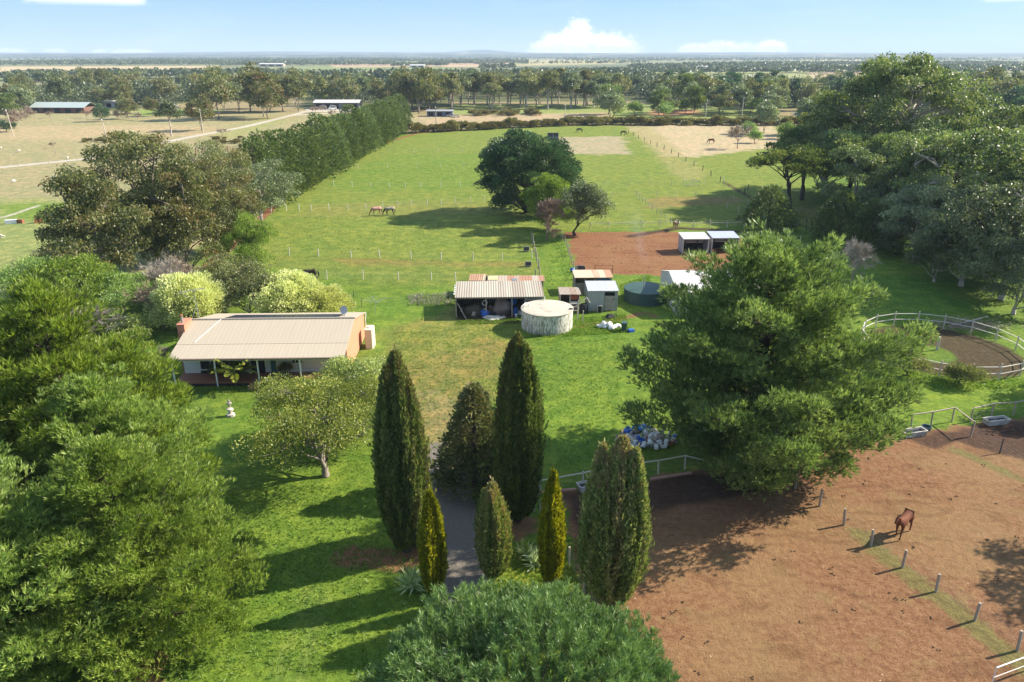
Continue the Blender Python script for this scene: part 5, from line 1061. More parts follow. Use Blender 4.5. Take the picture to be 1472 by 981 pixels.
# ---- white gabled shed
WS = empty('white_gable_shed', (27.6, 90.6, 0), .03, 'white metal gabled shed with grey skylight strips behind the huge pine', 'shed'); M_WM = ribbed('white_metal', (.60, .60, .57), .2, 1, .45, var=.08); M_WR = ribbed('white_roof', (.56, .55, .52), .24, 0, .5, var=.08)
for sg in (-1, 1):
    pts = [(-7.6, sg * 5.0, 3.0), (7.6, sg * 5.0, 3.0), (7.6, sg * .02, 4.3), (-7.6, sg * .02, 4.3)]; pts = pts if sg < 0 else [pts[1], pts[0], pts[3], pts[2]]
    MB().plate(pts, .05).build('roof', M_WR, WS)
    for xx in (-4.1, 2.2):
        q0, q1 = (.9, 4.95) if sg < 0 else (.4, 4.9); zz = lambda q: 4.3 - q * (1.3 / 5) + .03; p4 = [(xx, sg * q1, zz(q1)), (xx + .95, sg * q1, zz(q1)), (xx + .95, sg * q0, zz(q0)), (xx, sg * q0, zz(q0))]
        MB().plate(p4 if sg < 0 else [p4[1], p4[0], p4[3], p4[2]], .02).build('skylight', ribbed('skylight_strip', (.30, .26, .22), .24, 0, .6, var=.2), WS)
for xx in (-7.5, 7.4): MB().plate([(xx, 4.9, 0), (xx, -4.9, 0), (xx, -4.9, 3.0), (xx, 0, 4.24), (xx, 4.9, 3.0)], .06).build('end_wall', M_WM, WS)
for yy in (-4.95, 4.85): MB().box(-7.4, 7.3, yy, yy + .08, 0, 2.95).build('side_wall', M_WR, WS)
MB().bar((-7.68, 0, 4.27), (-7.68, -5.0, 2.97), .04, .12).build('barge_board', M_WHITE, WS)
# ---- two open horse shelters
def shelter(loc, rz, label, w_, mat):
    o = empty('horse_shelter', (*loc, 0), rz, label, 'shelter', 'open fronted horse shelters'); mm = ribbed('shelter_tin', (.40, .42, .44), .2, 1, .45, var=.12)
    shed_roof(o, -w_ / 2 - .1, w_ / 2 + .1, -.35, 3.3, 2.45, 2.75, mat); MB().box(-w_ / 2, w_ / 2, 3.05, 3.12, 1.05, 2.6).build('back_wall', ribbed('shelter_back', (.40, .42, .44), .2, 0, .45), o); MB().box(-w_ / 2, w_ / 2, 2.98, 3.04, 0, 1.03).build('back_boards', M_DARKIN, o)
    for s_ in (-1, 1): MB().box(s_ * w_ / 2 - .04, s_ * w_ / 2 + .04, 0, 3.0, 0, 2.42).build('side_wall', mm, o); MB().box(s_ * w_ / 2 - .09, s_ * w_ / 2 + .09, -.1, -.005, 0, 2.42).build('post', M_GALV if 0 else M_POSTW, o)
    MB().box(-w_ / 2 + .1, w_ / 2 - .1, -.1, -.02, 2.26, 2.42).build('lintel', M_GALV, o); MB().box(-w_ * .22, -w_ * .22 + .1, 2.85, 2.97, 0, 2.5).build('rear_post', M_DKMET, o); MB().box(w_ * .25, w_ * .25 + .1, 2.85, 2.97, 0, 2.5).build('rear_post', M_DKMET, o)
shelter((29.5, 115.9), .03, 'grey tin horse shelter with an open front left of its pair by the arena', 4.1, ribbed('shelter_roof', (.52, .51, .48), .2, 0, .45, var=.1)); shelter((34.4, 116.6), .03, 'grey tin horse shelter with a bluish roof half hidden by the huge pine', 4.3, ribbed('shelter_roof_blue', (.42, .46, .52), .2, 0, .4, var=.1))
# ------------------------------------------------------------------ yard clutter
x, y = at(874, 472)
for i, (dx, dy, dz) in enumerate([(-.9, .1, 0), (-.35, -.1, 0), (.2, .1, 0), (.7, -.15, 0), (-.1, .5, .05), (.35, -.5, 0), (-.5, .25, .3), (1.1, .2, 0), (.1, .0, .32)]):
    thing1('white_sack', MB().blob((0, 0, .22), (.42, .27, .25), i + 20, 12, 8, .3), M_BAG, (x + dx, y + dy, dz), 'bulging white sack in the pile in front of the tin shed', 'sack', 'white sacks piled before the tin shed', i * 1.3, True)
x, y = at(897, 476); wbn = empty('wheelie_bin', (x, y, 0), -.2, 'dark green wheelie bin standing right of the white sacks', 'bin'); M_BIN = plain('bin_green', (.04, .085, .075), .5, .15, 4)
MB().add([(-.24, -.26, 0), (.24, -.26, 0), (.24, .26, 0), (-.24, .26, 0), (-.3, -.34, 1.0), (.3, -.34, 1.0), (.3, .34, 1.0), (-.3, .34, 1.0)], [(3, 2, 1, 0), (4, 5, 6, 7), (0, 1, 5, 4), (1, 2, 6, 5), (2, 3, 7, 6), (3, 0, 4, 7)]).build('bin_body', M_BIN, wbn); MB().box(-.32, .32, -.38, .38, 1.01, 1.08).build('lid', M_BIN, wbn); [MB().tube([(s_ * .26, .3, .1), (s_ * .31, .3, .1)], .1, 10).build('wheel', M_BLACK, wbn) for s_ in (-1, 1)]
x, y = at(907, 477); thing1('blue_crate', MB().box(-.35, .35, -.25, .25, 0, .25).box(-.3, .3, -.2, .2, .25, .3), M_BLUE, (x, y, 0), 'low blue crate at the foot of the wheelie bin', 'crate', rz=.4)
# rubbish heap on the lawn
hx, hy = at(928, 634); rh = random.Random(3); tag(MB().blob((0, 0, .05), (2.0, 1.1, .5), 6, 20, 8, .3).build('rubbish_heap', plain('rubbish', (.30, .29, .28), .7, .6, 2.5, bump=.8, dirt=(.10, .09, .09)), None, (hx, hy, 0)), 'loose rubbish forming the core of the heap on the lawn', 'rubbish', kind='stuff')
for i in range(84):
    a = rh.uniform(0, 6.28); q = math.sqrt(rh.random()); px_, py_ = hx + 2.5 * q * math.cos(a), hy + 1.45 * q * math.sin(a); z = .5 * math.sqrt(max(0, 1 - q * q)); s = rh.uniform(.15, .3)
    mt = rh.choice([M_BAG, M_BAG, M_BAG, M_BAG, M_SACK, M_SACK, M_WHITE, M_GREYT, M_BLUE]) if not 40 < i < 45 else M_RUST
    k = i % 3; mb = MB().blob((0, 0, s * .6), (s * 1.2, s * .9, s * .8), i, 9, 6, .35) if k == 0 else MB().lathe([(s * .55, 0), (s * .6, s), (s * .55, s * 1.7), (s * .2, s * 1.8)], 10) if k == 1 else MB().box(-s, s, -s * .6, s * .6, 0, s * .8)
    nm = ('plastic_bag', 'plastic_drum', 'discarded_box')[k]; thing1(nm, mb, mt, (px_, py_, z - .05), 'discarded ' + ('bag', 'container', 'box')[k] + ' lying on the rubbish heap', ('bag', 'container', 'box')[k], 'rubbish on the heap', rh.uniform(0, 3))
thing1('blue_tarp', MB().blob((0, 0, .3), (.6, .4, .3), 31, 14, 8, .35), M_BLUET, (hx - .3, hy + 1.1, .35), 'crumpled bright blue tarpaulin on top of the rubbish heap', 'tarpaulin', rz=.3, smooth=True); thing1('blue_tarp', MB().blob((0, 0, .25), (.5, .5, .35), 33, 12, 8, .35), M_BLUE, (hx - 1.4, hy + .7, .25), 'dark blue plastic sheet at the left of the rubbish heap', 'plastic sheet', smooth=True)
# blue drum & timber under the huge pine, sleepers on the ground
x, y = at(1032, 650); thing1('drum', MB().lathe([(.28, 0), (.3, .3), (.28, .9), (.1, .92)], 16), plain('teal_plastic', (.03, .22, .30), .4, .2), (x, y, 0), 'teal blue drum in the shade under the huge pine', 'drum')
def log(p0, p1, w_, label, cat, mat, z=0, h=None): a = at(*p0); b = at(*p1); o = MB().bar((0, 0, (h or w_) / 2 + z), (b[0] - a[0], b[1] - a[1], (h or w_) / 2 + z), w_, h or w_).build('timber_pole', mat, None, (a[0], a[1], .004)); tag(o, label, cat)
log((935, 690), (994, 681), .16, 'pinkish timber pole on the red dirt at the top of the yard', 'pole', plain('pink_timber', (.40, .22, .16), .8, .2)); log((778, 709), (828, 705), .16, 'short pinkish timber pole behind the golden cypress', 'pole', MATS['pink_timber']); log((1020, 660), (1052, 690), .22, 'broken pale timber rail fallen under the huge pine', 'rail', M_POSTW, .2); log((1034, 657), (1062, 684), .2, 'second broken pale rail fallen under the huge pine', 'rail', M_POSTW, .25)
# ------------------------------------------------------------------ fences
PM = {}
def fence(label, pts_px, spacing=4.0, ph=1.25, pw_=.13, wires=(.35, .75, 1.1), mat=None, wmat=None, rail=None, seed=0, name='wire_fence', cat='fence', wr=.006, rw=.09):
    mat = mat or M_POST; wmat = wmat or M_WIRE; r = random.Random(seed + len(pts_px)); W_ = [Vector((*at(*p), 0)) for p in pts_px]; o0 = W_[0]; root = empty(name, o0, 0, label, cat)
    key = (ph, pw_, mat.name)
    if key not in PM:
        me = MB().tube([(0, 0, -.05), (0, 0, ph * .6), (0, 0, ph)], [pw_ / 2, pw_ / 2, pw_ / 2.1], 7).mesh('post'); me.materials.append(mat); PM[key] = me
    posts = []
    for i in range(len(W_) - 1):
        n = max(1, round((W_[i + 1] - W_[i]).length / spacing))
        for k in range(n + (i == len(W_) - 2)): posts.append(W_[i].lerp(W_[i + 1], k / n) - o0)
    for p in posts:
        o = link('post', PM[key], root, (p.x, p.y, 0), r.uniform(0, 6)); o.rotation_euler = (r.uniform(-.07, .07), r.uniform(-.07, .07), r.uniform(0, 6)); o.scale = (1, 1, r.uniform(.9, 1.08))
    for h in wires:
        mb = MB(); mb.tube([(p.x, p.y, h + r.uniform(-.01, .01)) for p in posts], wr, 3, False); mb.build('wire', wmat, root)
    for h in (rail or ()):
        mb = MB(); [mb.bar((a.x, a.y, h + r.uniform(-.03, .03)), (b.x, b.y, h + r.uniform(-.03, .03)), rw, rw * .8) for a, b in zip(posts[:-1], posts[1:])]; mb.build('rail', mat if rail and mat is not M_POST else M_POST, root)
    return root
fence('post and wire fence running diagonally across the red dirt yards', [(1105, 672), (1143, 703), (1178, 728), (1213, 755), (1252, 785), (1297, 816), (1345, 851), (1401, 892), (1462, 936), (1560, 1008)], 30, 1.3, .17, (.3, .6, .9, 1.15), seed=1)
fence('old post fence with a top rail along the shaded head of the red yard', [(768, 736), (776, 712), (838, 700), (872, 692), (946, 682), (984, 675), (1044, 690)], 4.2, 1.3, .13, (.4, .8), M_POSTW, rail=(1.22,), seed=2)
fence('white post and wire fence down the left side of the red yard', [(776, 738), (818, 812), (862, 900)], 3.2, 1.3, .14, (.3, .6, .9, 1.2), M_POSTW, seed=3)
fence('timber rail fence behind the troughs at the top of the right yard', [(1309, 617), (1338, 613), (1368, 607), (1395, 628)], 6, 1.45, .13, (.4, .8), M_POST, rail=(1.4,), seed=4, name='rail_fence'); fence('rail and wire fence at the right edge beyond the far trough', [(1395, 607), (1424, 600), (1456, 598), (1500, 590)], 6, 1.4, .13, (.4, .8), M_POST, rail=(1.36,), seed=5, name='rail_fence')
fence('wire fence leaving the troughs towards the right edge', [(1395, 628), (1437, 652), (1500, 692)], 6, 1.3, .11, (.3, .55, .8, 1.05), M_DKMET, seed=6)
fence('leaning fence with a rail under the right side of the huge pine', [(1105, 672), (1060, 652), (1030, 668)], 3, 1.2, .13, (.4,), rail=(1.15,), seed=7)
fence('white post and wire fence across the paddock nearest the house', [(437, 402), (470, 402), (522, 402), (573, 403), (620, 403), (655, 404)], 30, 1.3, .13, (.5, 1.0), M_RAILW, seed=8)
fence('white post and wire fence across the paddock in front of the rugged horses', [(340, 366), (374, 368), (416, 368), (458, 369), (505, 371), (546, 371), (591, 372), (634, 374), (680, 375), (722, 375), (765, 372)], 30, 1.35, .14, (.5, 1.0), M_RAILW, seed=9)
fence('white post and wire fence across the paddock behind the rugged horses', [(390, 306), (412, 303), (430, 303), (448, 303), (473, 302), (500, 302), (526, 301), (550, 299), (572, 298), (592, 296), (614, 295), (634, 295), (655, 293), (676, 292), (696, 291)], 30, 1.35, .14, (.5, 1.0), M_RAILW, seed=10)
fence('white post and wire fence across the middle of the green paddock', [(480, 268), (560, 270), (605, 270), (690, 268)], 4.3, 1.3, .13, (.5, 1.0), M_RAILW, seed=11)
fence('faint white fence across the far part of the green paddock', [(515, 243), (600, 241), (700, 240)], 7, 1.2, .10, (1.0,), M_RAILW, seed=12); fence('faint white fence across the top of the green paddock', [(560, 220), (700, 218), (716, 217)], 9, 1.2, .10, (1.0,), M_RAILW, seed=13)
fence('white post fence right of the paddock trees', [(842, 268), (870, 268), (905, 268), (965, 267), (995, 266), (1012, 266), (1040, 262)], 5.2, 1.4, .13, (.5, 1.1), M_POSTW, seed=14); fence('grey post fence beyond the paddock corner', [(880, 285), (915, 283), (1000, 284), (1035, 286), (1075, 296)], 5.2, 1.4, .13, (.5, 1.1), M_POSTW, seed=15)
fence('close set posts running down to the red arena', [(915, 283), (938, 303), (964, 322)], 3.3, 1.4, .15, (.4, .8, 1.2), M_POSTW, seed=16)
fence('pale post fence along the top of the red arena', [(848, 330), (874, 329), (923, 328), (948, 327), (972, 326), (996, 329), (1020, 328), (1045, 328), (1069, 327), (1100, 330)], 30, 1.5, .15, (.4, .8, 1.2), M_POSTW, rail=(1.0,), seed=17)
fence('close post fence down the left side of the red arena', [(806, 342), (815, 357), (822, 380), (832, 402)], 2.6, 1.4, .13, (.4, .8, 1.2), M_POST, seed=18)
fence('dark post fence on the left side of the grass lane', [(765, 345), (768, 362), (772, 378), (776, 396), (770, 404)], 3.6, 1.6, .2, (.4, .8, 1.2), M_POST, seed=19)
fence('dark post fence running away between the far paddocks', [(903, 192), (935, 207), (965, 221), (1010, 246), (1035, 262), (1075, 274), (1110, 282)], 9.5, 1.5, .2, (1.0,), M_DKMET, seed=20)
fence('posts along the track below the right hand wood', [(1045, 300), (1080, 312), (1115, 330), (1150, 350)], 4.5, 1.4, .13, (.4, 1.0), M_POSTW, seed=21); fence('dark posts along the track at the foot of the wood', [(1070, 278), (1105, 298), (1140, 315), (1180, 342)], 7.5, 1.6, .2, (.4, 1.0), M_DKMET, seed=22)
fence('low fence along the edge of the dry left paddock', [(-20, 243), (70, 235), (150, 226), (240, 218), (330, 212), (380, 210)], 9, 1.2, .13, (.5, 1.0), M_POST, seed=23)
fence('fence of tall thin posts in the dry left paddock', [(20, 225), (140, 222), (200, 205)], 16, 1.3, .16, (.9,), M_POST, seed=24); fence('pale rail fence before the green roofed house', [(30, 178), (120, 172), (138, 168)], 7, 1.3, .16, (1.0,), M_POSTW, seed=25)
fence('wire netting fence by the side of the house', [(508, 428), (520, 440), (600, 438), (645, 430)], 6, 1.1, .07, (.5, 1.0), M_DKMET, seed=26)
# stock rails in the left paddock
x, y = at(317, 222); yd = empty('stock_yard', (x, y, 0), 0, 'small rusty stock yard of rails in the dry left paddock', 'stock yard')
for i in range(5): MB().box(-8 + i * 4, -7.8 + i * 4, 0, .2, 0, 1.9).build('post', M_RUST, yd); MB().box(-8 + i * 4, -7.8 + i * 4, 6, 6.2, 0, 1.9).build('post', M_RUST, yd)
for z in (.7, 1.3, 1.8):
    for yy in (.1, 6.1): MB().bar((-8, yy, z), (8.2, yy, z), .09).build('rail', M_RUST, yd)
# round yard
RY = empty('round_yard', (46.6, 74.2, 0), 0, 'round horse yard fenced with two pale rails on tall posts', 'fence'); ryp = MB().tube([(0, 0, 0), (0, 0, 1.75)], .065, 7).mesh('post'); ryp.materials.append(M_POSTW); NP = 18; rad = 8.0
for i in range(NP): a = i / NP * 2 * math.pi; o = link('post', ryp, RY, (rad * math.cos(a), rad * math.sin(a), 0)); o.rotation_euler = (random.Random(i).uniform(-.04, .04), .0, 0)
for i in range(NP):
    a, b = [j / NP * 2 * math.pi for j in (i, i + 1)]
    for h in (.75, 1.45): MB().bar(((rad + .07) * math.cos(a), (rad + .07) * math.sin(a), h), ((rad + .07) * math.cos(b), (rad + .07) * math.sin(b), h), .08, .05).build('rail', M_RAILW, RY)
x, y = at(1347, 503); thing1('snubbing_post', MB().tube([(0, 0, 0), (0, 0, 1.5)], .13, 10), M_POSTW, (x, y, 0), 'single pale post standing inside the round yard', 'post')
x, y = at(1390, 470); bp = empty('brush_pile', (x, y, 0), 0, 'heap of pale cut branches behind the round yard', 'branches'); rb = np.random.RandomState(4); pb = rb.normal(size=(900, 3)) * [2.4, 1.0, .22]; pb[:, 2] = np.abs(pb[:, 2]) + .1; db = unit(rb.normal(size=(900, 3)) * [1, .5, .2]); link('twigs', leaf_mesh('brush', pb, db, .9 * rb.uniform(.5, 1.4, 900), .05, rb, rb.random(900)), bp, mat=L_TWIGR); MB().tube([(-2, 0, .1), (2.5, .5, 1.1)], .09, 6).build('branch', B_PALE, bp)
# troughs
def trough(loc, rz, label):
    o = empty('water_trough', (*loc, 0), rz, label, 'trough', 'concrete troughs by the yard fence'); mb = MB(); a = [(-1.1, -.42), (1.1, -.42), (1.1, .42), (-1.1, .42)]; sc = lambda k: [(x * k, y * (k - .12 * (k < 1))) for x, y in a]
    rings = [[(x * .9, y * .8, 0) for x, y in a], [(x, y, .5) for x, y in a], [(x * .92, y * .78, .5) for x, y in a], [(x * .84, y * .66, .22) for x, y in a]]
    vs = [v for r_ in rings for v in r_]; fs = [(3, 2, 1, 0), (12, 13, 14, 15)] + [(k * 4 + i, k * 4 + (i + 1) % 4, k * 4 + 4 + (i + 1) % 4, k * 4 + 4 + i) for k in range(3) for i in range(4)]
    mb.add(vs, fs).build('trough_body', M_CONC, o); MB().box(-.93, .93, -.28, .28, .30, .33).build('water', M_GLASS, o)
trough(at(1312, 626), .25, 'pale concrete trough beside the rail fence, the one nearer the huge pine'); trough(at(1431, 609), .2, 'pale concrete trough on the churned ground at the right edge'); trough(at(850, 702), .35, 'white trough half hidden behind the bronze tipped cypress')
x, y = at(1331, 618); thing1('mineral_tub', MB().lathe([(.35, 0), (.42, .35), (.36, .35), (.33, .08)], 14), plain('tub_blue', (.05, .09, .12), .5, .2), (x, y, 0), 'dark blue grey tub beside the trough near the rail fence', 'tub')
for i, (px, py) in enumerate([(762, 362), (765, 384)]): x, y = at(px, py); o = empty('feed_bin', (x - .6, y, 0), 0, 'small pale framed feed bin by the lane fence, the ' + ('farther' if i == 0 else 'nearer') + ' one', 'feed bin'); MB().box(-.5, .5, -.03, .03, .1, .2).box(-.5, .5, -.03, .03, .8, .9).box(-.5, -.42, -.025, .025, .2, .8).box(.42, .5, -.025, .025, .2, .8).build('frame', M_POSTW, o); MB().box(-.42, .42, .05, .5, .1, .75).build('tray', M_DKMET, o)
# white gate rail at the lower right corner
a = at(1425, 985); b = at(1475, 966); G_ = empty('metal_gate', (*a, 0), math.atan2(b[1] - a[1], b[0] - a[0]), 'white pipe gate at the bottom right corner', 'gate'); MB().tube([(0, 0, 1.15), (3.4, 0, 1.15)], .035, 8).build('top_rail', M_WHITE, G_); [MB().tube([(0, 0, z), (3.4, 0, z)], .02, 6).build('bar', M_WHITE, G_) for z in (.5,)]; [MB().tube([(x_, 0, .2), (x_, 0, 1.15)], .03, 6).build('upright', M_WHITE, G_) for x_ in (0, 3.4)]
# small paddock gate right of the trees
x, y = at(982, 268); pg = empty('paddock_gate', (x, y, 0), 0, 'pale braced gate in the fence at the top of the bright strip', 'gate'); MB().bar((0, 0, .2), (3.8, 0, 1.3), .07).bar((0, 0, 1.35), (3.8, 0, 1.35), .07).bar((0, 0, .3), (3.8, 0, .3), .06).bar((0, 0, .2), (0, 0, 1.4), .1).bar((3.8, 0, .2), (3.8, 0, 1.4), .1).build('gate_frame', M_RAILW, pg)
gr_ = empty('arena_gate', (*at(855, 393), 0), 0, 'rusty pipe gate at the bottom of the red arena', 'gate'); MB().bar((0, 0, 1.2), (2.6, 0, 1.2), .06).bar((0, 0, 0), (0, 0, 1.25), .08).bar((2.6, 0, 0), (2.6, 0, 1.25), .08).bar((0, 0, .6), (2.6, 0, .6), .05).build('gate_frame', M_RUST, gr_)
# black square hay shelter at the paddock head
x, y = at(795, 203); hs_ = empty('paddock_shelter', (x, y, 0), 0, 'small dark box like shelter at the head of the green paddock', 'shelter'); MB().plate([(-2.1, -.3, 2.9), (2.1, -.3, 2.9), (2.1, 2.6, 2.7), (-2.1, 2.6, 2.7)], .08).build('roof', M_DKMET, hs_); MB().box(-2, 2, 0, 2.4, .2, 2.65).build('body', plain('shelter_dark', (.04, .045, .055), .6, .3), hs_); [MB().box(a_, a_ + .1, -.06, -.001, .2, 2.6).build('frame_bar', M_GALV, hs_) for a_ in (-2, -.05, 1.9)]; MB().box(-1.9, 1.9, -.05, -.002, 1.35, 1.45).build('cross_bar', M_GALV, hs_)
# ------------------------------------------------------------------ power poles
for i, (px, py, h_, lab) in enumerate([(157, 214, 9.5, 'leaning timber power pole behind the left gum clump'), (20, 197, 10, 'timber power pole at the far left'), (292, 191, 9, 'timber power pole with a white insulator beside the grey gum'), (627, 181, 8, 'short power pole before the low dark sheds'), (812, 176, 8, 'power pole standing at the gorse hedge'), (1014, 171, 9, 'power pole at the right beyond the tan paddock, the left one'), (1066, 171, 10, 'power pole at the right beyond the tan paddock, the right one')]):
    x, y = at(px, py); o = empty('power_pole', (x, y, 0), 0, lab, 'power pole'); ln = -.6 if i in (0, 1) else 0
    MB().tube([(0, 0, 0), (ln, 0, h_)], [.2, .14], 8).build('pole', M_POSTW if i != 3 else M_POST, o); MB().bar((ln - .9, 0, h_ - .5), (ln + .9, 0, h_ - .5), .12).build('crossarm', M_POST, o); MB().blob((ln, -.2, h_ - .1), .22, 1, 8, 6, 0).build('insulator', M_WHITE, o)
# ------------------------------------------------------------------ far buildings and vehicles
def barn(nm, px, py, w_, d_, h_, rh_, wall, roof, label, cat='building', rz=0, doors=0):
    x, y = at(px, py); o = empty(nm, (x, y, 0), rz, label, cat); MB().box(-w_ / 2, w_ / 2, 0, d_, 0, h_).build('walls', wall, o); mb = MB()
    mb.plate([(-w_ / 2 - .5, -.6, h_ - .05), (w_ / 2 + .5, -.6, h_ - .05), (w_ / 2 + .5, d_ / 2, h_ + rh_), (-w_ / 2 - .5, d_ / 2, h_ + rh_)], .1).plate([(w_ / 2 + .5, d_ + .6, h_ - .05), (-w_ / 2 - .5, d_ + .6, h_ - .05), (-w_ / 2 - .5, d_ / 2 + .01, h_ + rh_), (w_ / 2 + .5, d_ / 2 + .01, h_ + rh_)], .1); mb.build('roof', roof, o)
    for i in range(doors):
        xx = -w_ / 2 + w_ * (i + .5) / doors; MB().box(xx - w_ / doors * .28, xx + w_ / doors * .28, -.06, -.003, .3, h_ * .8).build('door' if cat == 'shed' else 'window', M_DARKIN, o)
M_GRF = plain('roof_green', (.36, .42, .40), .5, .1); M_BRK = plain('far_brick', (.16, .085, .065), .9, .3); M_PALE = plain('pale_cladding', (.58, .57, .54), .6, .1); M_STEEL = plain('steel_blue', (.10, .13, .18), .5, .3)
barn('farm_house', 83, 163, 30, 13, 3.0, 2.4, M_BRK, M_GRF, 'long brick house with a pale green roof at the far left', 'house', -.05, 5); barn('machinery_shed', 484, 157, 26, 10, 3.6, 1.3, plain('shed_grey', (.16, .17, .19), .7, .2), M_PALE, 'long pale roofed shed behind the cypress hedge with vans parked before it', 'shed', 0, 5)
barn('machinery_shed', 632, 168, 13, 6, 2.8, .5, M_STEEL, plain('roof_steel', (.30, .31, .32), .5, .2), 'low dark shed at the far end of the cypress hedge', 'shed', 0, 3); barn('hay_shed', 240, 159, 9, 5, 3, .6, M_PALE, M_PALE, 'tiny pale hut under the far left trees', 'shed', 0, 2); barn('cottage', 163, 155, 10, 6, 3, 1, M_PALE, M_PALE, 'small white cottage among the far left trees', 'house', 0, 2)
barn('cottage', 852, 125, 20, 8, 4, 1, M_PALE, M_PALE, 'small white roofed building among the far trees', 'building', 0, 2); barn('machinery_shed', 600, 97.5, 34, 12, 5, 2, M_PALE, M_PALE, 'bright shed beside the dark shelter belt on the far plain', 'shed', 0, 2); barn('machinery_shed', 690, 92, 40, 15, 6, 2, M_PALE, M_PALE, 'white shed on the far plain below the hills', 'shed', 0, 2)
barn('machinery_shed', 1000, 101, 50, 16, 6, 2, M_PALE, M_PALE, 'pale sheds beyond the far right woods', 'shed', 0, 2); barn('machinery_shed', 1100, 118, 34, 12, 5, 1.5, M_PALE, M_PALE, 'pale roof showing among the right hand woods', 'shed', 0, 2); barn('machinery_shed', 740, 88, 60, 20, 7, 2, M_PALE, M_PALE, 'bright roof far out below the cloud', 'shed', 0, 2); barn('machinery_shed', 390, 96, 60, 20, 6, 2, plain('shed_tan', (.35, .30, .24), .7, .2), M_PALE, 'long tan sheds on the plain far left', 'shed', 0, 3)
CARM = {}
def car(px, py, rz, colr, label, van=False):
    x, y = at(px, py); o = empty('parked_car' if not van else 'parked_van', (x, y, 0), rz, label, 'van' if van else 'car'); mt = plain('car_' + '_'.join(str(int(q * 100)) for q in colr), colr, .3, .05)
    h1, h2 = (.95, 1.45) if not van else (1.2, 2.1)
    prf = [(-2.2, .35), (-2.25, h1 * .8), (-1.6, h1), (-1.1, h2), (1.0 if not van else 1.9, h2), (1.6 if not van else 2.1, h1), (2.2, h1 * .95), (2.2, .35)]
    def ext(p, w_): n = len(p); return [(a, s_ * w_, b) for s_ in (-1, 1) for a, b in p], [tuple(range(n))[::-1], tuple(range(n, 2 * n))] + [(i, (i + 1) % n, (i + 1) % n + n, i + n) for i in range(n)]
    MB().add(*ext(prf, .9)).build('body', mt, o); MB().add(*ext([(-1.45, h1 + .02), (-1.05, h2 - .08), (.9 if not van else 1.7, h2 - .08), (1.45 if not van else 1.95, h1 + .02)], .915)).build('windows', M_GLASS, o)
    for a in (-1.4, 1.4):
        for s_ in (-1, 1): MB().tube([(a, s_ * .7, .33), (a, s_ * .94, .33)], .33, 12).build('wheel', M_BLACK, o)
car(464, 158, .2, (.6, .6, .6), 'white van parked before the pale long shed, the left one', True); car(478, 158, .5, (.75, .75, .74), 'white van parked in front of the door of the pale long shed', True); car(452, 158, -.2, (.55, .35, .28), 'reddish car parked at the top of the forked track')
car(648, 168, .1, (.5, .5, .5), 'grey car beside the low dark shed', False); car(655, 169, .6, (.45, .4, .33), 'tan car beside the low dark shed', False); car(1146, 166, 0, (.7, .72, .75), 'white car parked among the far right trees'); car(1153, 168, .4, (.15, .18, .22), 'dark car parked among the far right trees')
# debris in the left field
log((8, 322), (25, 321), .7, 'pale fallen log in the field at the left edge', 'log', M_BAG); log((26, 321), (34, 321), .7, 'dark end piece beside the pale log at the left edge', 'log', M_RUST); log((50, 321), (60, 320), .8, 'brown log lying in the left field before the trees', 'log', M_RUST)
# ------------------------------------------------------------------ animals
def skin(chains, root_r, sub=1):
    """chains: list of [(x,y,z,r)...]; first vertex of later chains given by index into chain 0"""
    me = bpy.data.meshes.new('skin'); vs, es, rs = [], [], []
    for base_i, ch_ in chains:
        prev = base_i
        for p in ch_:
            vs.append(p[:3]); rs.append(p[3] if not isinstance(p[3], tuple) else p[3])
            if prev is not None: es.append((prev, len(vs) - 1))
            prev = len(vs) - 1
    me.from_pydata(vs, es, []); o = bpy.data.objects.new('skin', me); COL.objects.link(o); m1_ = o.modifiers.new('s', 'SKIN'); m1_.use_smooth_shade = True
    for i, sv_ in enumerate(me.skin_vertices[0].data): sv_.radius = rs[i] if isinstance(rs[i], tuple) else (rs[i], rs[i]); sv_.use_root = (i == root_r)
    m2_ = o.modifiers.new('u', 'SUBSURF'); m2_.levels = sub; m2_.render_levels = sub
    bpy.context.view_layer.update(); dg = bpy.context.evaluated_depsgraph_get(); out = bpy.data.meshes.new_from_object(o.evaluated_get(dg)); bpy.data.objects.remove(o); return out
def horse_mesh(graze, step=.12, sub=2):
    body = [(-.66, 0, 1.28, (.25, .27)), (-.3, 0, 1.27, (.27, .29)), (.1, 0, 1.20, (.28, .31)), (.45, 0, 1.22, (.23, .29)), (.66, 0, 1.30, (.16, .22))]
    neck = [(.86, 0, 1.02, (.11, .17)), (1.06, 0, .72, (.09, .13)), (1.18, 0, .50, (.09, .12)), (1.24, 0, .28, (.08, .095)), (1.27, 0, .08, (.055, .06))] if graze else [(.84, 0, 1.52, (.11, .17)), (1.0, 0, 1.72, (.09, .13)), (1.12, 0, 1.80, (.09, .11)), (1.30, 0, 1.66, (.08, .095)), (1.46, 0, 1.48, (.055, .06))]
    ch = [(None, body + neck)]
    for s_, st_ in ((1, 1), (-1, -1)):
        f = step * st_
        ch.append((3, [(.46, s_ * .15, 1.0, .13), (.44 + f * .3, s_ * .17, .80, .085), (.48 + f * .8, s_ * .16, .46, .052), (.46 + f * 1.1, s_ * .16, .15, .040), (.50 + f * 1.2, s_ * .16, .035, .052)]))
        ch.append((0, [(-.66, s_ * .15, 1.06, .17), (-.56 - f * .2, s_ * .17, .84, .115), (-.80 - f * .6, s_ * .16, .52, .06), (-.74 - f * .9, s_ * .16, .16, .042), (-.70 - f * 1.0, s_ * .16, .035, .054)]))
    return skin(ch, 1, sub)
HM = {False: horse_mesh(False), True: horse_mesh(True)}
